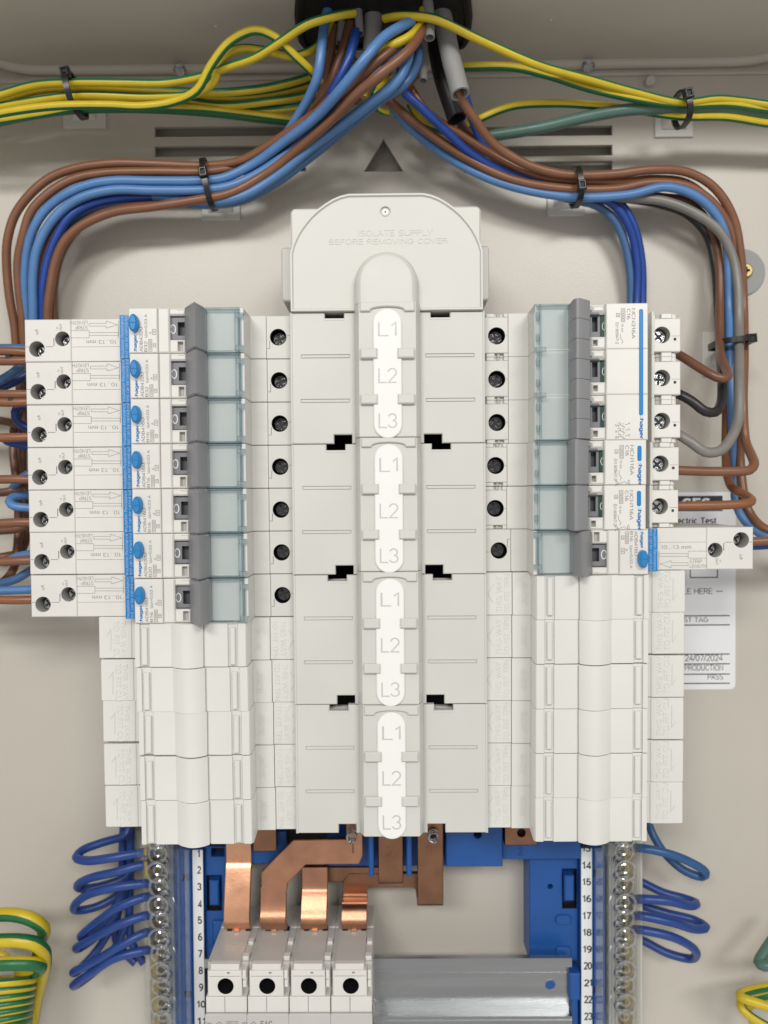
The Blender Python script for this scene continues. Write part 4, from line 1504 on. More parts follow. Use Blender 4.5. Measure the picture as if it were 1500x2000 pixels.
def make_blank():
    r = thing('blank_plate', 'x', 'blank plate')
    b = MB()
    M = 'blank_pl'
    H2 = 8.66
    b.plate(rrect(Xb(194, 62), Xb(258, 62), -H2 + 0.1, H2, 0.7, 3), 56, 62, 0.3, M, bottom=True)
    b.box(Xb(252, 61.6), Xb(300, 61.6), -H2, H2 - 0.1, 54, 61.5, 0.2, M)
    nose = [(Xb(263, 77.6), 76.6), (Xb(264, 77.8), 77.6), (Xb(273.5, 77.6), 77.6), (Xb(274, 76.8), 76.8), (Xb(292, 76.8), 76.8), (Xb(293, 77.6), 77.6), (Xb(335, 77.6), 77.6), (Xb(343, 79), 79.3), (Xb(347, 79.8), 79.7)]
    xa, xb = Xb(347, 79.8), Xb(396, 79)
    for i in range(1, 9):
        t = i / 8
        nose.append((xa + (xb - xa) * t, 79.7 - 1.6 * t + 1.9 * math.sin(PI * t) ** 0.8))
    nose += [(Xb(398.5, 77), 76.9), (Xb(401, 77.6), 77.5), (Xb(445.5, 77.6), 77.6), (Xb(446.2, 76.8), 76.8), (Xb(464.5, 76.8), 76.8), (Xb(465.5, 77.6), 77.6), (Xb(480, 77.6), 77.5), (Xb(484, 77), 76.4), (Xb(493, 65), 65.6), (Xb(528, 65), 65.6)]
    b.extr(nose, 50, -H2 - 0.02, H2 + 0.02, 0.16, M)
    b.box(Xb(528.6, 65), Xb(600, 65), -H2, H2, 50, 65.0, 0.2, M)
    for x0, x1 in ((277, 288), (450, 460)):
        b.box(Xb(x0, 78), Xb(x1, 78), Yb(1299, 78), Yb(1226, 78), 76.5, 78.3, 0.35, M)
    obj('moulding', b, r)
    t = MB()
    bx = lambda a, b_, c_, d_, hh: (Xb(a, hh), Xb(b_, hh), Yb(d_, hh, (a + b_) / 2), Yb(c_, hh, (a + b_) / 2))
    T = 0.32
    t.text('THIS WAY', *bx(236, 247, 1213, 1285, 62), 61.9, -90, T, M)
    t.text('TO FIT CU', *bx(222, 233, 1213, 1285, 62), 61.9, -90, T, M)
    for a_, b_ in (((217, 1229), (217, 1271)), ((217, 1229), (209, 1241)),):
        A_, B_ = Lb(*a_, 62), Lb(*b_, 62)
        d = (B_ - A_).normalized()
        n = Vector((-d.y, d.x)) * 0.14
        t.plate([tuple(A_ - n), tuple(B_ - n), tuple(B_ + n), tuple(A_ + n)], 61.9, 62.25, 0.05, M)
    t.text('JK01B', *bx(500, 511, 1226, 1269, 65.6), 65.5, -90, T, M)
    t.text('TO FIT TPN', *bx(533, 544, 1210, 1285, 65), 64.9, -90, T, M)
    t.text('THIS WAY', *bx(548, 560, 1211, 1281, 65), 64.9, -90, T, M)
    for a_, b_ in (((564, 1229), (575, 1246)), ((575, 1246), (564, 1266))):
        A_, B_ = Lb(*a_, 65), Lb(*b_, 65)
        d = (B_ - A_).normalized()
        n = Vector((-d.y, d.x)) * 0.14
        t.plate([tuple(A_ - n), tuple(B_ - n), tuple(B_ + n), tuple(A_ + n)], 64.9, 65.25, 0.05, M)
    obj('raised_lettering', t, r)
    return r


bl = make_blank()
ords = ['first', 'second', 'third', 'fourth', 'fifth', 'sixth']
first = True
for i in range(5):
    k = 7 + i
    o = bl if first else copy_tree(bl)
    first = False
    x = U(577 + 2.7 * i, 1249 + 83 * i, 65).x
    o.location = ((x + random.uniform(-.15, .15)) * MM, -random.uniform(0, .5) * MM, (row_y(k) - 0.1) * MM)
    o.rotation_euler = (0, random.uniform(-.006, .006), 0)
    lab = ['white blank filler plate directly under the lowest B16 breaker of the stack of seven',
           'white blank filler plate second of the five under the stack of seven breakers',
           'white blank filler plate in the middle of the five under the stack of seven',
           'white blank filler plate fourth of the five under the stack of seven breakers',
           'white blank filler plate lowest of the five, just above the strip numbered from 1'][i]
    tag(o, lab, 'blank plate', 'blank plates under the seven breakers')
for i in range(6):
    k = 6 + i
    o = copy_tree(bl)
    x = U(951 - 0.3 * i, 1160 + 83 * i, 65).x
    o.location = ((x + random.uniform(-.15, .15)) * MM, -random.uniform(0, .5) * MM, (row_y(k) + 0.1) * MM)
    o.rotation_euler = (0, PI + random.uniform(-.006, .006), 0)
    lab = ['white blank filler plate directly under the turned residual current breaker',
           'white blank filler plate second of the six beside the test sticker column',
           'white blank filler plate third of the six, level with the sticker date line',
           'white blank filler plate fourth of the six under the turned breaker',
           'white blank filler plate fifth of the six under the turned breaker',
           'white blank filler plate lowest of the six, just above the strip numbered from 13'][i]
    tag(o, lab, 'blank plate', 'blank plates under the turned breaker')

# ================================================================ CENTRE COVERS
HC = 69.5
CX = 0.0
ctop = U(760, 609, HC).y
CL = 3 * PITCH_MM


def cover_local(px, py, h, y0=None):
    u = U(px, py, h)
    return (u.x, u.y - ctop)


def make_cover():
    r = thing('busbar_cover', 'x', 'cover')
    b = MB()
    M = 'cover_pl'
    cl = lambda px, py, h=HC: cover_local(px, py, h)
    lo = -CL + 0.25
    for sg in (-1, 1):
        xo, xi = abs(cl(569.5, 750)[0]), abs(cl(697, 750)[0])
        n0, n1 = abs(cl(636, 615)[0]), abs(cl(673.5, 615)[0])
        m0, m1 = abs(cl(654.5, 860)[0]), abs(cl(690, 860)[0])
        dn, dm = 2.4, 3.6
        poly = [(-xo, lo), (-m0, lo), (-m0, lo + dm), (-m1, lo + dm), (-m1, lo), (-xi, lo), (-xi, -0.02), (-n1, -0.02), (-n1, -dn), (-n0, -dn), (-n0, -0.02), (-xo, -0.02)]
        holes_ = []
        for ya, yb in ((692, 699.5), (779, 786.5)):
            q0, q1 = abs(cl(589.5, ya)[0]), abs(cl(685.5, yb)[0])
            y0_, y1_ = cl(690, yb)[1], cl(690, ya)[1]
            fr_o = rect(-q0, -q1, y0_, y1_)
            holes_.append((fr_o, 0.45, M, M))
        polys = [(x * -sg, y) for x, y in poly]
        hs = [([(x * -sg, y) for x, y in h_[0]], h_[1], h_[2], h_[3]) for h_ in holes_]
        b.plate(polys, HC - 3, HC, 0.35, M, hs, bottom=True)
        # bar standing in each recess, so only a fine outline shows
        for h_ in hs:
            q = inset(ccw(h_[0]), 0.32)
            b.plate(q, HC - 0.5, HC - 0.02, 0.1, M)
        # rounded outer rib and side wall
        b.box(-sg * -xo - 0.0 if sg < 0 else xo - 1.0, (-xo + 1.0) if sg < 0 else xo, lo, -0.02, HC - 0.1, HC + 0.35, 0.3, M)
        wx = sorted((sg * xo, sg * (xo - 1.4)))
        b.box(wx[0], wx[1], lo, -0.02, 24, HC - 2.9, 0.0, M)
        # ramp below the top notch
        rx = sorted((sg * n0, sg * n1))
        b.box(rx[0] - 0.3, rx[1] + 0.3, -dn - 0.9, -dn - 0.02, HC - 0.1, HC + 0.12, 0.06, M)
        # recessed ledge seen in the notches
        b.box(rx[0] - 0.5, rx[1] + 0.5, -dn - 1.5, -dn + 0.2, HC - 8, HC - 5.6, 0.2, M)
    # centre spine
    xs, xf = abs(cover_local(695.5, 720, 72)[0]), abs(cover_local(703.5, 720, 77.2)[0])
    st_ = cover_local(760, 589, 77.6)[1]
    b.extr([(-xs, 66), (-xs, 73), (-xf, 77.0), (xf, 77.0), (xs, 73), (xs, 66)], 40, st_ - CL + 0.2, st_, 0.3, M)
    # head band with an arch cut for the insert
    hb0, hb1 = cover_local(760, 607, 78.2)[1], st_ - 0.15
    bw = abs(cover_local(705, 600, 78)[0])
    aw = 6.4
    arch = [(aw * math.cos(a) * 1.05, hb0 + 1.75 * math.sin(a) ** 0.7) for a in [PI * i / 10 for i in range(11)]]
    arch = [(x, y) for x, y in arch]
    b.plate([(bw, hb0), (bw, hb1), (-bw, hb1), (-bw, hb0)] + [(-x, y) for x, y in [(p_[0], p_[1]) for p_ in arch]], 76.8, 78.2, 0.35, M)
    # four clips over the insert
    for ya, yb in ((679.5, 699), (769.5, 788.5)):
        y1_, y0_ = cover_local(760, ya, 78.8)[1], cover_local(760, yb, 78.8)[1]
        a_, c_ = abs(cover_local(706, 690, 78.8)[0]), abs(cover_local(739, 690, 78.8)[0])
        for sg in (-1, 1):
            x0, x1 = sorted((sg * a_, sg * c_))
            b.box(x0, x1, y0_, y1_, 76.9, 79.0, 0.45, M)
    obj('moulding', b, r)
    i_ = MB()
    xq = abs(cover_local(731.0, 720, 78)[0])
    y1_, y0_ = cover_local(760, 602, 78)[1], cover_local(760, 856, 78)[1]
    cap = [(xq * math.cos(PI * i / 20), y1_ - xq + xq * math.sin(PI * i / 20)) for i in range(21)] + [(-xq * math.cos(PI * i / 20), y0_ + xq - xq * math.sin(PI * i / 20)) for i in range(21)]
    i_.plate(cap, 76.95, 78.0, 0.4, 'insert_pl')
    io = obj('marker_insert', i_, r)
    l = MB()
    for s_, ya, yb in (('L1', 627.5, 656.5), ('L2', 718.5, 748), ('L3', 807, 836)):
        wd = 3.65
        l.text(s_, -wd, wd, cover_local(760, yb, 78)[1], cover_local(760, ya, 78)[1], 77.98, 0, 0.1, 'letter_grey', 0.085)
    obj('lettering', l, io)
    return r


cv = make_cover()
for i in range(4):
    o = cv if i == 0 else copy_tree(cv)
    xx = U(757.5 + [0, 3.2, 5.6, 7.5][i] - 0.0, 740 + 262 * i, HC).x - U(757.5, 740, HC).x
    o.location = ((U(757.5, 740, HC).x * 0 + [-.4, -.3, -.2, 0][i]) * MM, 0, (ctop - CL * i) * MM)
    o.rotation_euler = (0, random.uniform(-.001, .001), 0)
    tag(o, ['grey busbar cover with L1 L2 L3 insert directly under the arched end cover', 'grey busbar cover with L1 L2 L3 insert second from the arched end cover',
            'grey busbar cover with L1 L2 L3 insert second from the copper links', 'grey busbar cover with L1 L2 L3 insert at the bottom above the copper links'][i], 'cover', 'busbar covers with L1 L2 L3 inserts')
# torn clear tab under the last insert
# end cover
ec = thing('end_cover', 'grey arched end cover embossed isolate supply before removing cover', 'cover')
e = MB()
hE = 71.2
pt = lambda x, y, h=hE: tuple(U(x, y, h))
c_l, c_r = pt(566, 494), pt(943.5, 490)
tl, tr = pt(676, 377.5), pt(832, 376.5)
bl_, br_ = pt(568, 609), pt(945, 606)
xl, xr_ = c_l[0], c_r[0]
yt2 = (tl[1] + tr[1]) / 2
yc2 = (c_l[1] + c_r[1]) / 2
ybm = ctop + 0.15
outl = [(xl, ybm), (xr_, ybm)]
dome = [(566, 494), (570, 479), (576, 464), (583.5, 450), (593, 436.5), (605, 422), (618.5, 409.5), (633.5, 398), (649, 388.5), (664, 382), (681, 378)]
for a, b in dome:
    p_ = pt(a, b)
    outl.append((-p_[0] + xl + xr_, p_[1]))
for a, b in dome[::-1]:
    outl.append(pt(a, b))
outl = [tuple(p_) for p_ in outl]
dm = pt(752.5, 412)
e.plate(outl, 40, hE - 0.8, 0.3, 'cover_pl', [(circ(dm[0], dm[1], 2.1, 24), 0.9, 'cover_pl', 'cover_pl')])
o2, o3 = inset(ccw(outl), 0.15), inset(ccw(outl), 1.25)
A = e.add([(p_[0], p_[1], hE - 0.9) for p_ in ccw(outl)])
B = e.add([(p_[0], p_[1], hE + 0.1) for p_ in o2])
C = e.add([(p_[0], p_[1], hE + 0.1) for p_ in inset(ccw(outl), 0.8)])
D = e.add([(p_[0], p_[1], hE - 0.79) for p_ in o3])
e.bridge(A, B, 'cover_pl')
e.bridge(B, C, 'cover_pl')
e.bridge(C, D, 'cover_pl')
obj('moulding', e, ec)
hm_ = MB()
xh0, xh1 = pt(691, 560, 74)[0], pt(818, 560, 74)[0]
ytp, ybt = pt(757, 490, 74)[1], pt(757, 587, 80)[1] + 0.0
Rr = (xh1 - xh0) / 2
xm_ = (xh0 + xh1) / 2


def hump(r, h, yb):
    cy = ytp - Rr
    return [(xm_ - r, yb, h), (xm_ + r, yb, h)] + [(xm_ + r * math.cos(PI * i / 24), cy + r * math.sin(PI * i / 24), h) for i in range(25)]


rings = []
for r_, h_ in ((Rr, hE - 0.85), (Rr - 0.4, hE + 2.6), (Rr - 1.1, hE + 4.6), (Rr - 2.6, hE + 6.3), (Rr - 3.0, hE + 6.45)):
    rings.append(hm_.add(hump(r_, h_, ybt)))
for a, b in zip(rings, rings[1:]):
    hm_.bridge(a, b, 'cover_pl')
hm_.face(rings[-1], 'cover_pl')
obj('hump', hm_, ec)
t = MB()
q0, q1 = pt(699, 460), pt(845, 446)
t.text('ISOLATE SUPPLY', q0[0], q1[0], q0[1], q1[1], hE - 0.85, 0, 0.22, 'cover_pl')
q0, q1 = pt(642, 477), pt(875, 463)
t.text('BEFORE REMOVING COVER', q0[0], q1[0], q0[1], q1[1], hE - 0.85, 0, 0.22, 'cover_pl')
obj('raised_lettering', t, ec)
s_ = MB()
s_.plate(circ(dm[0], dm[1], 1.5, 20), hE - 1.7, hE - 1.0, 0.4, 'insert_pl', [(circ(dm[0], dm[1], 0.32, 10), 0.5, 'slot_black', 'slot_black')])
obj('plug', s_, ec)
# mount behind the end cover
for (xa, ya, xb_, yb_, hh) in ((567, 407, 700, 600, 56), (820, 403, 940, 600, 56)):
    mb_ = MB()
    a, b = U(xa, ya, hh), U(xb_, yb_, hh)
    mb_.plate(rrect(a.x, b.x, b.y, a.y, 2.2), 20, hh, 0.7, 'side_pl')
    obj('side_lug', mb_, ec)
for (xa, ya, xb_, yb_, hh) in ((549, 483, 600, 588, 34), (900, 480, 956, 586, 34)):
    mb2 = MB()
    a, b = U(xa, ya, hh), U(xb_, yb_, hh)
    mb2.plate(rrect(a.x, b.x, b.y, a.y, 1.6), 3, hh, 0.6, 'side_pl')
    obj('base_lug', mb2, ec)

# ================================================================ WIRES
def wire(name, color, r, pts, label, group=None, twist=0.0, phase=0.0, gy=False, cat='wire', n=12, band=3):
    m = MB()
    P = [P3(*p) for p in pts]
    rs = random.Random(len(label) * 31 + len(pts))
    P = [p + Vector((rs.uniform(-.22, .22), rs.uniform(-.22, .22), rs.uniform(-.2, .2))) for p in P]
    if gy:
        m.tube(P, r, 14, 'wire_yellow', 'wire_green', tuple(range(band)), twist=twist, phase=phase)
    else:
        m.tube(P, r, n, 'wire_' + color)
    o = obj(name, m, None, 80)
    return tag(o, label, cat, group)


LG = 'wires bundled from the gland to the stack of seven breakers'
LW = [
    ('brown_wire', 'brown', 1.95, [(33, 700, 22), (28, 640, 26), (18, 580, 30), (13, 520, 33), (15, 470, 36), (30, 420, 38), (60, 377, 40), (100, 347, 40), (150, 328, 40), (220, 319, 40), (300, 321, 40), (400, 324, 40), (470, 314, 43), (530, 281, 47), (600, 233, 52), (680, 175, 56), (730, 128, 58), (775, 85, 56), (790, 50, 50)],
     'outermost brown wire of the curved bundle, lying along its upper edge'),
    ('brown_wire', 'brown', 1.95, [(50, 700, 25), (43, 620, 31), (36, 560, 35), (36, 510, 38), (45, 460, 41), (60, 415, 43), (90, 380, 44), (140, 350, 44), (200, 338, 44), (300, 335, 44), (400, 336, 43), (460, 327, 40), (520, 300, 38), (570, 262, 36), (610, 222, 33), (630, 180, 33), (645, 110, 34), (655, 40, 36)],
     'brown wire second from the outer edge of the curved bundle'),
    ('light_blue_wire', 'lightblue', 2.0, [(56, 680, 24), (52, 600, 31), (49, 540, 36), (52, 490, 39), (65, 450, 42), (85, 415, 44), (120, 385, 46), (170, 362, 47), (220, 353, 47), (300, 353, 47), (400, 352, 47), (440, 346, 47), (500, 318, 48), (550, 280, 52), (620, 227, 58), (668, 173, 62), (711, 117, 64), (750, 73, 62), (805, 42, 56)],
     'light blue wire nearest the brown pair in the curved bundle, passing over at the gland'),
    ('light_blue_wire', 'lightblue', 2.0, [(66, 690, 28), (65, 600, 36), (64, 540, 40), (72, 490, 43), (90, 445, 45), (120, 410, 46), (160, 386, 47), (220, 371, 47), (300, 371, 47), (400, 370, 47), (450, 363, 47), (500, 341, 48), (560, 302, 50), (610, 262, 52), (660, 215, 52), (700, 175, 50), (740, 140, 48), (785, 98, 46)],
     'light blue wire in the middle of the curved bundle'),
    ('brown_wire', 'brown_dark', 1.9, [(80, 690, 20), (78, 600, 28), (79, 550, 32), (88, 500, 35), (105, 455, 38), (130, 420, 39), (160, 396, 40), (200, 383, 40), (300, 376, 40), (400, 378, 40), (470, 362, 40), (540, 310, 40), (600, 255, 40), (640, 190, 38), (665, 110, 38), (684, 40, 38)],
     'dark brown wire mostly hidden between light blue and royal blue wires of the curved bundle'),
    ('royal_blue_wire', 'royal', 1.9, [(85, 690, 26), (83, 610, 33), (84, 560, 37), (93, 510, 39), (109, 465, 41), (136, 425, 42), (172, 400, 42), (220, 389, 41), (300, 385, 40), (400, 386, 38), (480, 370, 38), (550, 320, 40), (600, 262, 42), (630, 212, 46), (654, 170, 50), (680, 120, 50), (697, 60, 48)],
     'royal blue wire in the curved bundle rising beside grey sheath at the gland'),
    ('blue_wire', 'steelblue', 1.9, [(100, 690, 20), (92, 600, 27), (99, 515, 31), (118, 462, 34), (145, 428, 35), (185, 408, 36), (240, 397, 37), (300, 391, 38), (400, 400, 42), (470, 392, 43), (540, 357, 45), (600, 312, 49), (689, 240, 55), (743, 197, 57), (790, 165, 56), (815, 122, 50), (815, 80, 44)],
     'blue wire along the lower edge of the curved bundle, lowest one at the gland'),
    ('brown_wire', 'brown', 1.95, [(95, 690, 28), (93, 610, 35), (98, 560, 38), (108, 510, 40), (126, 470, 42), (160, 440, 43), (220, 415, 44), (300, 403, 46), (400, 388, 47), (450, 378, 48), (520, 339, 50), (575, 297, 53), (647, 235, 59), (690, 190, 62), (743, 145, 64), (796, 101, 62), (822, 65, 56), (826, 35, 50)],
     'brown wire crossing in front from the inner bend up to the gland'),
    ('brown_wire', 'brown_dark', 1.9, [(112, 690, 22), (105, 600, 26), (108, 540, 30), (122, 488, 33), (150, 448, 36), (190, 422, 38), (250, 406, 39), (330, 398, 40), (400, 395, 40), (480, 385, 40), (560, 340, 42), (640, 270, 46), (740, 198, 50), (790, 170, 46), (812, 145, 40)],
     'dark brown wire underneath the inner bend of the curved bundle'),
    ('light_blue_wire', 'lightblue', 2.0, [(300, 385, 40), (400, 393, 44), (470, 384, 46), (540, 345, 49), (604, 293, 53), (673, 240, 57), (727, 199, 60), (775, 160, 60), (797, 118, 56), (800, 80, 48)],
     'light blue wire second from the lower edge where the bundle rises to the gland'),
    ('light_blue_wire', 'lightblue', 2.0, [(480, 345, 40), (520, 312, 42), (555, 270, 44), (582, 229, 46), (605, 187, 48), (620, 147, 50), (627, 95, 50), (634, 45, 48), (640, 15, 46)],
     'light blue wire hanging steeply at the outer side of the gland'),
    ('brown_wire', 'brown_dark', 1.9, [(560, 285, 36), (600, 235, 40), (628, 196, 42), (648, 158, 42), (668, 105, 42), (686, 45, 42)],
     'brown wire rising beside royal blue wire under the gland'),
]


def sm01(t):
    t = min(1.0, max(0.0, t))
    return t * t * (3 - 2 * t)


def near_panel(p, right=False):
    """the bundles lie close to the back panel away from the gland and the terminals"""
    x, y, h = p
    low = max(3.0, 4.5 + (h - 20) * 0.72)
    w = sm01((y - 110) / 240)
    if right:
        w *= sm01((770 - y) / 150)
    return (x, y, low * w + h * (1 - w))


for nm, c, r, pts, lab in LW:
    wire(nm, c, r * 1.04, [near_panel(p) for p in pts], lab, LG)
RG = 'wires bundled from the gland to the breakers with green flags'
RW = [
    ('royal_blue_wire', 'royal', 1.9, [(782, 120, 44), (785, 172, 46), (823, 210, 48), (868, 253, 48), (920, 298, 46), (990, 338, 44), (1060, 358, 42), (1130, 378, 40), (1195, 398, 38), (1228, 440, 35), (1245, 510, 30), (1244, 600, 26), (1243, 680, 22)],
     'royal blue wire running in front from the gland to behind the three pole breaker'),
    ('blue_wire', 'royal', 1.9, [(905, 175, 40), (925, 240, 40), (948, 290, 40), (1010, 335, 40), (1090, 368, 38), (1150, 385, 36), (1205, 392, 34), (1238, 440, 32), (1254, 510, 28), (1254, 600, 24), (1252, 680, 20)],
     'blue wire leaving the open grey sheath with brown wire'),
    ('blue_wire', 'steelblue', 1.9, [(1030, 368, 38), (1120, 390, 36), (1165, 402, 34), (1200, 430, 32), (1222, 480, 29), (1232, 540, 26), (1233, 600, 23), (1232, 680, 20)],
     'dull blue wire innermost of three going down behind the three pole breaker'),
    ('brown_wire', 'brown', 1.95, [(755, 195, 40), (780, 215, 42), (825, 250, 44), (920, 315, 45), (1000, 350, 45), (1100, 368, 46), (1200, 369, 45), (1275, 357, 44), (1345, 364, 43), (1395, 400, 41), (1428, 450, 38), (1440, 520, 34), (1446, 600, 30), (1448, 700, 28), (1447, 800, 26), (1446, 890, 24), (1449, 948, 26), (1456, 985, 28), (1468, 1007, 30), (1485, 1026, 34), (1515, 1040, 38), (1660, 1040, 38)],
     'brown wire from the gland curving down and leaving past the turned breaker'),
    ('brown_wire', 'brown_red', 1.9, [(800, 170, 36), (835, 220, 40), (900, 265, 42), (990, 318, 43), (1060, 345, 44), (1130, 353, 44), (1215, 356, 42), (1280, 350, 40), (1340, 358, 36), (1390, 400, 33), (1415, 460, 28), (1424, 540, 24), (1420, 700, 22), (1418, 800, 20), (1418, 890, 22), (1421, 933, 30), (1434, 955, 38), (1456, 968, 44), (1468, 976, 49), (1461, 983, 52), (1412, 986, 53), (1315, 988, 53)],
     'brown wire hooking back into the lower single pole breaker'),
    ('brown_wire', 'brown', 1.95, [(890, 170, 50), (897, 185, 51), (925, 228, 52), (965, 280, 52), (1030, 322, 52), (1090, 338, 51), (1130, 343, 50), (1200, 341, 48), (1275, 331, 47), (1345, 336, 45), (1395, 368, 43), (1432, 425, 40), (1446, 500, 37), (1452, 600, 34), (1453, 700, 33), (1452, 790, 32), (1455, 860, 34), (1468, 889, 42), (1472, 907, 49), (1464, 919, 52), (1440, 921, 53), (1383, 920, 53), (1315, 918, 53)],
     'uppermost brown wire leaving grey sheath and hooking into the upper single pole breaker'),
    ('brown_wire', 'brown_dark', 1.9, [(890, 222, 30), (900, 242, 32), (925, 268, 34), (975, 312, 36), (1040, 345, 38), (1120, 362, 38), (1200, 372, 36), (1290, 385, 32), (1340, 392, 30), (1378, 425, 28), (1398, 470, 30), (1405, 520, 33), (1407, 600, 38), (1407, 670, 43), (1410, 700, 48), (1420, 722, 53), (1421, 735, 56), (1410, 739, 57), (1388, 730, 57), (1328, 695, 54), (1310, 685, 50)],
     'brown wire leaving the black sheath and bending sharply into the three pole breaker'),
    ('light_blue_wire', 'lightblue', 2.0, [(765, 205, 36), (790, 240, 38), (850, 290, 40), (940, 342, 42), (1030, 372, 43), (1130, 385, 45), (1225, 380, 46), (1300, 366, 46), (1360, 384, 44), (1402, 425, 41), (1420, 475, 39), (1424, 540, 37), (1424, 600, 36), (1426, 700, 32), (1430, 800, 26), (1433, 890, 22), (1437, 933, 22), (1437, 970, 24), (1445, 1000, 27), (1463, 1026, 30), (1485, 1041, 34), (1515, 1052, 38), (1660, 1052, 38)],
     'light blue wire from the gland curving down beside grey wire'),
    ('grey_wire', 'grey', 2.1, [(1150, 385, 38), (1225, 388, 40), (1290, 392, 41), (1355, 415, 42), (1405, 452, 42), (1430, 500, 41), (1440, 560, 41), (1442, 640, 42), (1443, 740, 44), (1440, 820, 48), (1427, 858, 53), (1405, 880, 56), (1378, 882, 57), (1350, 864, 56), (1326, 849, 54), (1305, 838, 50)],
     'grey wire looping into the lowest pole of the three pole breaker'),
    ('black_wire', 'black', 2.0, [(1200, 385, 24), (1290, 400, 24), (1345, 420, 24), (1380, 460, 25), (1396, 520, 27), (1403, 600, 30), (1408, 690, 36), (1411, 750, 44), (1408, 788, 51), (1396, 806, 55), (1378, 803, 56), (1350, 782, 55), (1326, 770, 53), (1305, 762, 50)],
     'black wire looping into the middle pole of the three pole breaker'),
    ('brown_wire', 'brown', 1.9, [(1450, 1059, 46), (1475, 1058, 47), (1520, 1056, 48), (1660, 1056, 48)], 'short brown wire leaving the end of the turned breaker'),
    ('blue_wire', 'royal', 1.9, [(1450, 1066, 43), (1475, 1066, 43), (1520, 1064, 44), (1660, 1064, 44)], 'short blue wire under brown wire at the end of the turned breaker'),
]
for nm, c, r, pts, lab in RW:
    wire(nm, c, r * 1.02, [near_panel(p, True) for p in pts], lab, RG)

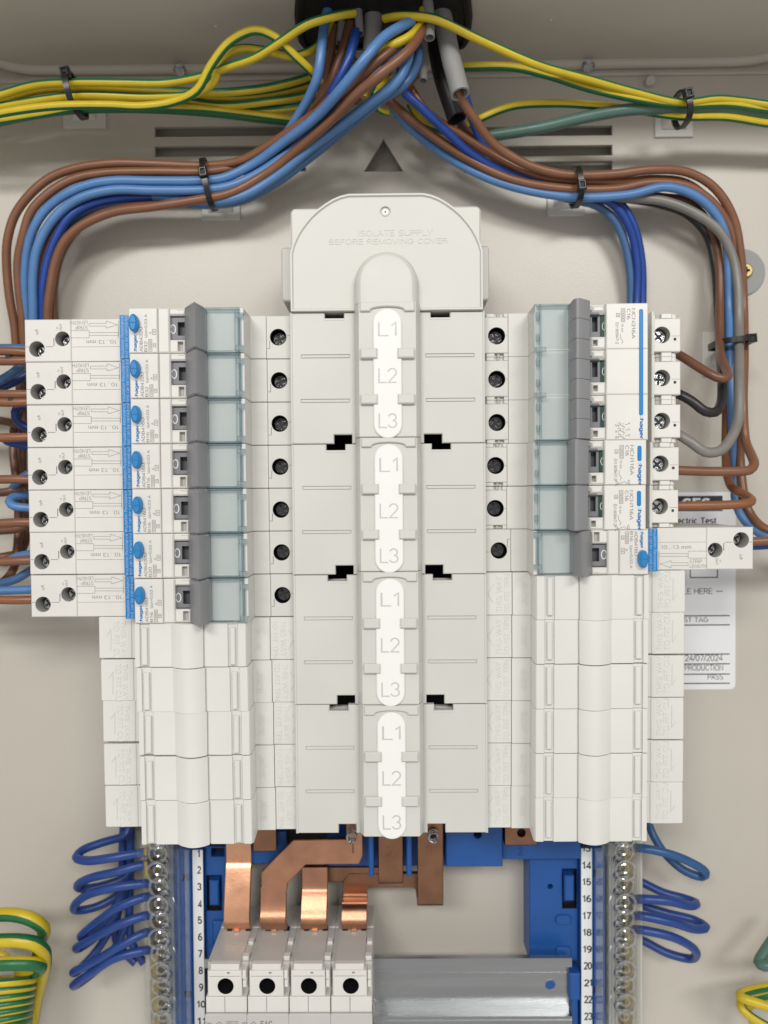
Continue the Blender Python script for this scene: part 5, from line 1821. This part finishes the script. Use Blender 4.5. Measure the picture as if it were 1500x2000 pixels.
# wires running into the outer ends of the seven breakers
SG = 'wires entering the stack of seven breakers from the side'
SWL = [
    ('blue_wire', 'steelblue', [(70, 682, 40), (40, 681, 42), (-20, 680, 42), (-150, 680, 42)], 'blue wire just above the upper of two brown wires at the topmost breaker'),
    ('brown_wire', 'brown', [(70, 689, 50), (40, 688, 51), (-20, 686, 51), (-150, 686, 51)], 'upper of two brown wires at the topmost breaker'),
    ('brown_wire', 'brown', [(70, 704, 50), (40, 704, 51), (-20, 705, 51), (-150, 705, 51)], 'lower brown wire with a dark mark at the topmost breaker'),
    ('brown_wire', 'brown', [(70, 770, 50), (40, 770, 51), (-20, 770, 51), (-150, 770, 51)], 'upper of two brown wires at the second breaker'),
    ('brown_wire', 'brown_red', [(70, 785, 50), (40, 785, 51), (-20, 786, 51), (-150, 786, 51)], 'lower brown wire with a dark mark at the second breaker'),
    ('brown_wire', 'brown_red', [(70, 853, 50), (40, 854, 51), (-20, 855, 51), (-150, 855, 51)], 'straight brown wire entering the third breaker'),
    ('brown_wire', 'brown', [(70, 936, 50), (40, 937, 51), (-20, 937, 51), (-150, 937, 51)], 'straight brown wire entering the fourth breaker'),
    ('brown_wire', 'brown', [(74, 1020, 50), (40, 1020, 51), (-20, 1023, 51), (-150, 1023, 51)], 'straight brown wire entering the fifth breaker'),
    ('brown_wire', 'brown', [(76, 1094, 50), (40, 1095, 51), (-20, 1098, 51), (-150, 1098, 51)], 'straight brown wire entering the B20 breaker'),
    ('brown_wire', 'brown_red', [(78, 1171, 50), (40, 1171, 51), (-20, 1171, 51), (-150, 1171, 51)], 'straight brown wire entering the lowest of the seven breakers'),
    ('light_blue_wire', 'lightblue', [(60, 690, 34), (44, 712, 36), (24, 728, 38), (-20, 750, 38), (-150, 750, 38)], 'light blue wire bending away under the topmost breaker'),
    ('navy_blue_wire', 'navy', [(66, 722, 26), (40, 740, 28), (10, 755, 28), (-20, 762, 28), (-150, 762, 28)], 'navy blue wire curving behind the second breaker'),
    ('blue_wire', 'navy', [(66, 795, 34), (40, 792, 36), (30, 805, 37), (36, 825, 36), (60, 838, 34)], 'dark blue loop beside the third breaker'),
    ('brown_wire', 'brown_dark', [(70, 838, 26), (40, 830, 28), (0, 822, 28), (-20, 818, 28), (-150, 818, 28)], 'dark brown wire sloping behind the third breaker'),
    ('royal_blue_wire', 'royal', [(66, 872, 42), (40, 868, 43), (15, 862, 43), (14, 858, 40), (40, 852, 36)], 'royal blue wire under brown wire at the third breaker'),
    ('light_blue_wire', 'steelblue', [(74, 918, 36), (50, 928, 38), (36, 940, 36), (20, 962, 30)], 'steel blue wire tucked behind the fourth breaker'),
    ('brown_wire', 'brown_dark', [(62, 935, 28), (40, 950, 32), (20, 960, 33), (-20, 964, 33), (-150, 964, 33)], 'dark brown wire bending away under the fourth breaker'),
    ('light_blue_wire', 'lightblue', [(72, 962, 36), (46, 967, 40), (26, 972, 44), (18, 980, 46), (28, 989, 47), (48, 992, 47), (80, 994, 46)], 'light blue loop turned back into the fifth breaker'),
    ('light_blue_wire', 'lightblue', [(80, 1080, 42), (50, 1083, 42), (32, 1088, 40), (10, 1100, 34)], 'light blue wire just above brown wire at the B20 breaker'),
    ('blue_wire', 'steelblue', [(80, 1104, 40), (55, 1118, 41), (30, 1131, 41), (-20, 1144, 40), (-150, 1144, 40)], 'blue wire bending down between the two lowest breakers'),
    ('light_blue_wire', 'lightblue', [(80, 1151, 46), (40, 1153, 46), (-20, 1155, 46), (-150, 1155, 46)], 'light blue wire above brown wire at the lowest breaker'),
    ('brown_wire', 'brown_dark', [(33, 690, 20), (38, 780, 18), (30, 820, 18), (26, 880, 20), (34, 960, 22), (36, 1020, 22), (34, 1070, 24), (26, 1110, 28), (8, 1135, 32), (-20, 1150, 34), (-150, 1150, 34)], 'dark brown wire hanging vertically behind the straight brown ones'),
    ('brown_wire', 'brown_dark', [(48, 690, 16), (46, 800, 14), (44, 900, 14), (52, 1000, 14), (50, 1060, 18), (35, 1080, 24), (10, 1086, 28), (-20, 1090, 30), (-150, 1090, 30)], 'dark brown wire hanging close behind the breaker ends'),
    ('brown_wire', 'brown_dark', [(74, 1010, 34), (40, 1030, 36), (20, 1034, 36), (-20, 1036, 36), (-150, 1036, 36)], 'dark brown wire hidden under brown one at the fifth breaker'),
]
for nm, c, pts, lab in SWL:
    wire(nm, c, 1.9, pts, lab, SG)
for px, py in ((19, 701.5), (24, 784)):
    mk_ = MB()
    q = P3(px, py, 51)
    mk_.tube([q + Vector((-1.0, 0, 0)), q + Vector((1.0, 0.1, 0))], 1.97, 12, 'black_ink')
    o = obj('tape_mark', mk_)
    tag(o, 'small dark mark round brown wire at the ' + ('topmost' if py < 750 else 'second') + ' breaker', 'marking')

# earth wires, green and yellow
EG = 'green and yellow earth wires tied at the upper side corner'
EW = [
    ([(-150, 190, 34), (-20, 190, 34), (0, 184, 34), (70, 166, 36), (150, 160, 38), (240, 163, 38), (325, 162, 39), (400, 148, 42), (440, 134, 45), (500, 112, 50), (545, 84, 54), (600, 48, 58), (660, 30, 58), (692, 25, 54)], 0.0006, 4.9, 'earth wire along the top of the tied bunch rising straight to the gland'),
    ([(-150, 226, 40), (-20, 226, 40), (0, 222, 40), (100, 207, 41), (210, 205, 42), (280, 208, 43), (340, 198, 44), (385, 177, 47), (412, 130, 50), (450, 82, 53), (500, 60, 55), (540, 74, 54), (575, 108, 50), (608, 140, 44), (625, 160, 38)], 0.0008, 0.75, 'earth wire arching highest in a loop before the gland'),
    ([(-150, 212, 30), (-20, 212, 30), (0, 208, 30), (150, 188, 33), (300, 189, 34), (385, 183, 38), (418, 160, 42), (430, 118, 45), (465, 95, 47), (525, 100, 47), (577, 111, 46), (618, 92, 44), (640, 50, 42), (655, 15, 40)], -0.0006, 4.9, 'earth wire arching in a lower loop before the gland'),
    ([(-150, 200, 26), (-20, 200, 26), (0, 196, 26), (75, 176, 28), (150, 172, 30), (300, 176, 30), (420, 181, 30), (520, 171, 28), (600, 150, 26), (640, 130, 26)], 0.0006, 5.1, 'earth wire running level under the loops to the gland'),
    ([(-150, 220, 24), (-20, 220, 24), (0, 214, 24), (150, 195, 26), (300, 190, 27), (430, 205, 25), (520, 198, 24), (610, 184, 22), (650, 170, 22)], 0.0015, 4.95, 'earth wire second lowest of the bunch near the gland'),
    ([(-150, 238, 30), (-20, 238, 30), (0, 234, 30), (80, 222, 31), (150, 212, 32), (280, 210, 30), (400, 213, 26), (480, 222, 22), (570, 232, 18), (650, 240, 14)], -0.001, 0.8, 'lowest earth wire dropping along the back panel towards the vent slots'),
    ([(-150, 230, 22), (-20, 230, 22), (150, 203, 22), (300, 200, 22), (430, 215, 20), (560, 212, 20), (640, 195, 20)], 0.001, 5.3, 'earth wire hidden at the back of the tied bunch'),
    ([(-150, 243, 24), (-20, 243, 24), (0, 238, 24), (90, 222, 26), (150, 214, 27), (280, 213, 26), (420, 222, 20), (540, 236, 15), (640, 243, 10)], 0.001, 0.5, 'earth wire skirting the upper vent slot below the bunch'),
    ([(-150, 196, 22), (-20, 196, 22), (0, 191, 22), (75, 170, 24), (150, 166, 26), (240, 169, 28), (325, 174, 28), (420, 192, 24), (520, 186, 22), (610, 165, 20), (650, 150, 20)], -0.001, 5.2, 'earth wire dipping between the top strand and level one'),
]
for pts, tw, ph, lab in EW:
    wire('earth_wire', 'y', 1.78, pts, lab, EG, tw, ph, True)
EG2 = 'green and yellow earth wires tied beside the vent slots'
EW2 = [
    ([(752, 37, 52), (775, 31, 56), (810, 30, 58), (850, 38, 58), (940, 78, 54), (1050, 127, 48), (1150, 156, 42), (1240, 180, 37), (1330, 200, 34), (1400, 194, 32), (1450, 197, 30), (1515, 206, 30), (1660, 206, 30)], 0.0006, 4.85, 'earth wire leaving across the front of the gland to the tie'),
    ([(870, 128, 36), (895, 130, 38), (1000, 130, 40), (1070, 146, 40), (1150, 172, 38), (1250, 194, 35), (1330, 204, 33), (1420, 204, 30), (1515, 217, 28), (1660, 217, 28)], -0.001, 0.75, 'earth wire below the front one, emerging beside the grey sheath'),
    ([(880, 262, 18), (905, 250, 20), (940, 231, 24), (1000, 208, 26), (1080, 201, 28), (1150, 205, 28), (1230, 214, 28), (1330, 227, 28), (1420, 230, 26), (1515, 244, 24), (1660, 244, 24)], 0.001, 0.7, 'earth wire bowed over the vent slots under the green wire'),
    ([(800, 205, 14), (820, 235, 16), (845, 248, 18), (900, 262, 16), (960, 262, 14), (1050, 246, 16)], 0.001, 0.6, 'short bit of earth wire showing behind the blue wire at the vents'),
]
for pts, tw, ph, lab in EW2:
    wire('earth_wire', 'y', 1.75, pts, lab, EG2, tw, ph, True)
wire('green_wire', 'teal', 2.6, [(930, 268, 14), (980, 263, 18), (1060, 248, 24), (1150, 228, 28), (1230, 215, 30), (1330, 213, 29), (1420, 211, 27), (1515, 224, 25), (1660, 224, 25)], 'thicker plain green earth wire crossing the vent slots', None)

# coiled spare earth wire at the lower corners
CG = 'spare earth wire coiled at the lower corners'
wire('earth_wire', 'y', 2.9, [(-60, 1790, 40), (-20, 1787, 42), (28, 1787, 44), (58, 1793, 45), (80, 1807, 42), (86, 1822, 36), (80, 1840, 28), (70, 1880, 22), (60, 1940, 18), (55, 2010, 18)], 'thick earth wire forming the top of the coil near the blue loops', CG, 0.0, 5.75, True, band=4)
wire('earth_wire', 'y', 2.9, [(-60, 1838, 46), (-20, 1838, 48), (35, 1837, 49), (64, 1842, 48), (84, 1856, 44), (89, 1875, 38), (83, 1905, 30), (72, 1945, 24), (60, 2010, 20)], 'thick earth wire second in the coil, green side up', CG, 0.0, 4.1, True, band=3)
wire('earth_wire', 'y', 2.9, [(-60, 1884, 50), (-20, 1883, 50), (40, 1882, 50), (70, 1883, 47), (80, 1889, 42), (70, 1898, 36), (40, 1900, 30)], 'thick earth wire third in the coil with a broad green face', CG, 0.0, 5.2, True, band=6)
m = MB()
pts = []
for i in range(0, 9 * 20 + 1):
    t_ = i / 20
    a = 2 * PI * t_ + PI / 2
    shrink = 1 - 0.02 * t_
    px = -6 + 72 * math.cos(a) * shrink
    py = 1906 + 14.5 * t_ - 11 * math.cos(a) * (0.2 + 0.12 * t_)
    pts.append(P3(px, py, 32 + 16 * math.sin(a)))
m.tube(pts, 1.75, 12, 'wire_yellow', 'wire_green', (0, 1, 2), twist=0.0, phase=1.15, step=2.2)
tag(obj('earth_wire', m, None, 80), 'thin earth wire wound round and round the waist of the coil', 'wire', CG)
wire('earth_wire', 'y', 1.8, [(-40, 1850, 20), (10, 1868, 22), (40, 1900, 22), (60, 1960, 24), (66, 2020, 26)], 'thin earth wire slanting inside the coil', CG, 0.01, 1, True)
CG2 = 'spare earth wire loops at the lower corner beside the loops of blue wire'
wire('green_wire', 'teal', 2.4, [(1540, 1790, 24), (1512, 1832, 26), (1488, 1866, 30), (1481, 1880, 32), (1490, 1886, 34), (1520, 1886, 36), (1550, 1886, 36), (1660, 1886, 36)], 'plain green wire bent sharply at the picture edge', CG2)
wire('earth_wire', 'y', 2.0, [(1550, 1912, 22), (1510, 1924, 24), (1465, 1935, 28), (1446, 1941, 32), (1449, 1948, 36), (1470, 1956, 38), (1510, 1969, 40), (1550, 1982, 40), (1660, 1982, 40)], 'earth wire forming the upper of two loops below plain green wire', CG2, 0.0, 5.6, True)
wire('earth_wire', 'y', 2.0, [(1550, 1928, 18), (1510, 1940, 18), (1475, 1950, 20), (1452, 1952, 24), (1446, 1960, 28), (1452, 1973, 30), (1470, 1988, 32), (1500, 2006, 34), (1540, 2030, 34)], 'earth wire forming the lower of two loops below plain green wire', CG2, 0.0, 5.9, True)
wire('earth_wire', 'y', 2.0, [(1550, 1945, 12), (1500, 1952, 13), (1470, 1960, 15), (1458, 1972, 18), (1468, 1990, 18), (1480, 2020, 18)], 'earth wire at the back of the two loops', CG2, 0.0, 2.0, True)

# blue neutral loops
BG = 'blue neutral wires looped beside the clear covered bars'
BL = [
    [(254, 1590, 10), (250, 1627, 12), (200, 1646, 18), (161, 1661, 23), (149, 1674, 27), (167, 1682, 31), (213, 1677, 34), (283, 1664, 31), (300, 1664, 26)],
    [(262, 1690, 8), (247, 1712, 10), (190, 1732, 16), (158, 1735, 20), (151, 1727, 25), (174, 1716, 29), (227, 1703, 33), (283, 1689, 31), (300, 1689, 26)],
    [(262, 1720, 8), (217, 1757, 12), (180, 1773, 16), (149, 1778, 20), (145, 1769, 25), (168, 1749, 29), (217, 1734, 33), (283, 1726, 31), (300, 1726, 26)],
    [(256, 1690, 8), (240, 1745, 10), (208, 1795, 14), (166, 1831, 19), (158, 1829, 24), (193, 1797, 29), (233, 1771, 33), (283, 1752, 31), (300, 1752, 26)],
    [(250, 1700, 8), (236, 1765, 10), (200, 1818, 15), (156, 1852, 20), (148, 1852, 25), (187, 1830, 30), (233, 1807, 33), (283, 1788, 31), (300, 1788, 26)],
    [(244, 1710, 8), (226, 1790, 10), (190, 1855, 15), (152, 1896, 20), (144, 1899, 26), (187, 1876, 31), (233, 1850, 34), (283, 1822, 31), (300, 1822, 26)],
    [(252, 1790, 8), (225, 1850, 10), (190, 1893, 15), (152, 1923, 20), (144, 1924, 25), (187, 1894, 30), (227, 1871, 33), (283, 1856, 31), (300, 1856, 26)],
]
bn = ['uppermost of seven blue loops, just under the blank plates', 'second of seven blue loops from the top', 'third of seven blue loops from the top', 'middle of the seven blue loops', 'third from the bottom of seven blue loops', 'second lowest of the seven blue loops', 'lowest of the seven blue loops near the earth wire coil']
for pts, lab in zip(BL, bn):
    wire('blue_wire', 'loopblue', 1.95, pts, lab, BG)
BR = [
    ([(1262, 1590, 10), (1273, 1625, 12), (1299, 1668, 18), (1337, 1700, 23), (1370, 1711, 26), (1377, 1702, 30), (1337, 1678, 33), (1290, 1662, 33), (1252, 1657, 31), (1238, 1657, 26)], 'loopsteel', 'uppermost dull blue loop beside the strip numbered from 13'),
    ([(1230, 1712, 8), (1262, 1727, 12), (1295, 1743, 16), (1337, 1754, 20), (1360, 1764, 24), (1349, 1769, 29), (1304, 1760, 33), (1252, 1756, 31), (1238, 1756, 26)], 'loopblue', 'flat blue loop second from the top beside the strip numbered from 13'),
    ([(1230, 1758, 8), (1262, 1771, 12), (1304, 1784, 16), (1358, 1798, 20), (1379, 1810, 25), (1358, 1815, 29), (1313, 1802, 33), (1252, 1788, 31), (1238, 1788, 26)], 'loopblue', 'flat blue loop second lowest beside the strip numbered from 13'),
    ([(1230, 1826, 8), (1262, 1840, 10), (1304, 1861, 14), (1348, 1873, 18), (1361, 1864, 24), (1352, 1850, 29), (1313, 1830, 33), (1252, 1816, 31), (1238, 1816, 26)], 'loopblue', 'lowest open blue loop beside the strip numbered from 13'),
]
for pts, c, lab in BR:
    wire('blue_wire', c, 1.95, pts, lab, BG)
for i, (x, lab) in enumerate(((240, 'blue wire running down behind the seven loops, outer one'), (256, 'blue wire running down behind the seven loops, inner one'))):
    wire('blue_wire', 'loopblue', 1.9, [(x + 4, 1560, 6), (x, 1640, 6), (x - 2, 1740, 6), (x + 2 - 14 * (1 - i), 1840, 7), (x + 25, 1880, 8)], lab, BG)

# cable sheaths at the gland
def sheath(name, color, r, pts, lab, flat=1.0, group=None):
    m = MB()
    P = [P3(*p) for p in pts]
    m.tube(P, r, 18, color, caps=False, flat=flat)
    n0 = len(m.v)
    m.tube(P, r * 0.78, 18, color, caps=False, flat=flat)
    # end lip
    k = len(catmull(P, 2.6))
    a0, b0 = (k - 1) * 18, n0 + (k - 1) * 18
    for j in range(18):
        q = (j + 1) % 18
        m.face((a0 + j, a0 + q, b0 + q, b0 + j), color)
    tag(obj(name, m, None, 60), lab, 'cable sheath', group)


sheath('cable_sheath', 'sheath_grey', 4.1, [(850, -30, 40), (868, 50, 44), (880, 110, 46), (893, 160, 48), (899, 184, 49)], 'fat grey cable sheath cut open with a white rim', 1.0, 'cable sheaths under the gland')
sheath('cable_sheath', 'sheath_black', 4.4, [(838, -20, 26), (852, 80, 28), (866, 150, 30), (884, 205, 31), (893, 232, 32)], 'black cable sheath hanging behind the fat grey one', 1.0, 'cable sheaths under the gland')
sheath('cable_sheath', 'sheath_grey', 3.1, [(729, -30, 40), (729, 20, 42), (728, 70, 44), (726, 102, 44)], 'wide grey sheath in the middle of the gland', 1.25, 'cable sheaths under the gland')
sheath('cable_sheath', 'sheath_grey', 1.7, [(697, -30, 44), (700, 20, 46), (703, 66, 48)], 'narrow grey sheath at the end of the arched earth wire', 1.0, 'cable sheaths under the gland')
sheath('cable_sheath', 'sheath_grey', 2.0, [(832, -30, 50), (838, 30, 52), (839, 74, 54)], 'short grey sheath just under the front earth wire', 1.1, 'cable sheaths under the gland')
sheath('cable_sheath', 'sheath_grey', 1.8, [(826, 40, 36), (828, 110, 38), (826, 158, 40)], 'dark grey narrow sheath ending beside the lowest light blue wires', 1.0, 'cable sheaths under the gland')
sheath('cable_sheath', 'sheath_grey', 1.9, [(662, -20, 38), (668, 40, 38), (664, 84, 38)], 'grey sheath end half hidden behind brown wires', 1.0, 'cable sheaths under the gland')
wire('earth_wire', 'y', 1.8, [(826, 20, 50), (822, 45, 54), (800, 72, 57), (765, 88, 58), (735, 98, 54), (718, 112, 48), (712, 140, 42)], 'earth wire curling under the light blue wire in the gland', None, 0.004, 1.0, True)
wire('earth_wire', 'y', 1.5, [(690, 115, 30), (705, 140, 34), (716, 165, 36), (712, 190, 36)], 'short earth wire end deep among wires under the gland', None, 0.01, 1.0, True)
wire('earth_wire', 'y', 1.5, [(760, 140, 40), (745, 165, 44), (730, 185, 46), (738, 215, 44), (755, 222, 40)], 'earth wire end poking out between lower light blue and brown wires', None, 0.01, 0.0, True)
wire('brown_wire', 'brown_dark', 1.9, [(800, 60, 38), (760, 95, 40), (715, 130, 42), (680, 160, 44), (640, 200, 44), (600, 240, 42)], 'dark brown wire under the crossing light blue wire at the gland', LG)
wire('brown_wire', 'brown_dark', 1.8, [(640, 60, 30), (650, 110, 30), (668, 150, 30), (700, 200, 28)], 'dark brown wire deepest behind the gland wires', LG)

# ================================================================ CABLE TIES AND MOUNTS
def tie(px, py, h, half_px, dep, ang, head_t, lab, group):
    """black strap round a bundle: centre pixel, height, half length along the image, half depth, direction of long axis (deg, image, up = 90)"""
    c = P3(px, py, h)
    a = math.radians(ang)
    u = Vector((math.cos(a), math.sin(a), 0))
    n = Vector((-u.y, u.x, 0))
    k = half_px / scale_at(h)
    N = 36
    path = []
    for i in range(N):
        t = 2 * PI * i / N
        ct, s_ = math.cos(t), math.sin(t)
        path.append(c + u * (k * math.copysign(abs(ct) ** 0.8, ct)) + Vector((0, 0, dep * math.copysign(abs(s_) ** 0.8, s_))))
    root = thing('cable_tie', lab, 'cable tie', 0, 0, 0, 0, group)
    m = MB()
    w_, t_ = 1.25, 0.55
    rings = []
    for i in range(N):
        d = (path[(i + 1) % N] - path[i - 1]).normalized()
        o_ = d.cross(n).normalized()
        if o_.dot(path[i] - c) < 0:
            o_ = -o_
        rings.append(m.add([path[i] + n * w_ + o_ * 0, path[i] + n * w_ + o_ * t_ * 2, path[i] - n * w_ + o_ * t_ * 2, path[i] - n * w_]))
    for i in range(N):
        m.bridge(rings[i], rings[(i + 1) % N], 'tie_black')
    obj('strap', m, root)
    hd = MB()
    q = c + u * (k * math.cos(head_t)) + Vector((0, 0, dep * abs(math.sin(head_t)) ** 0.8 + 0.6))
    pts = []
    for a_, b_ in ((-2.2, -1.9), (2.2, -1.9), (2.2, 1.9), (-2.2, 1.9)):
        v = q + u * a_ + n * b_
        pts.append((v.x, v.y))
    hl = [(q + u * a_ + n * b_) for a_, b_ in ((-1.3, -1.0), (1.3, -1.0), (1.3, 1.0), (-1.3, 1.0))]
    hd.plate(pts, q.z - 0.8, q.z + 2.2, 0.5, 'tie_black', [([(v.x, v.y) for v in hl], 0.7, 'tie_black', 'slot_black')], bottom=True)
    obj('head', hd, root)
    return root


TG = 'black cable ties round the wire bundles'
tie(148, 187, 33, 34, 9.5, 100, 0.75, 'black cable tie round the green and yellow bunch with the loops', TG)
tie(408, 361, 20, 44, 8, 100, 1.4, 'black cable tie round the bundle feeding the stack of seven', TG)
tie(1124, 366, 21, 31, 9, 97, 2.0, 'black cable tie round the bundle feeding the three pole breaker', TG)
tie(1331, 214, 30, 27, 8, 103, 1.2, 'black cable tie round earth wires by the vent slots', TG)
tie(1427, 671, 20, 32, 10.5, 4, 0.9, 'black cable tie round the vertical wires beside the three pole breaker', TG)
MG = 'white adhesive cable tie mounts'
for x0, y0, x1, y1, lab in ((123, 214, 207, 250, 'white adhesive mount under the tied earth wires with the loops'), (394, 396, 469, 429, 'white adhesive mount under the bundle feeding the stack of seven'),
                            (1069, 388, 1142, 421, 'white adhesive mount under the bundle feeding the three pole breaker'), (1279, 232, 1354, 267, 'white adhesive mount under earth wires by the vent slots'),
                            (1372, 648, 1440, 735, 'white adhesive mount behind the vertical wires beside the three pole breaker')):
    m = MB()
    tall = y1 - y0 > 60
    b, a = U(x1, y1, 1), U(x0, y0, 1)
    if not tall:
        a.y = b.y + 19
    m.plate(rect(a.x, b.x, b.y, a.y), 0.05, 1.3, 0.25, 'mount_white')
    cx, cy = (a.x + b.x) / 2, (a.y + b.y) / 2
    m.plate(rect(cx - 6.0, cx + 6.0, cy - 6.0, cy + 6.0), 1.25, 4.5, 2.6, 'mount_white')
    tag(obj('tie_mount', m), lab, 'tie mount', MG)
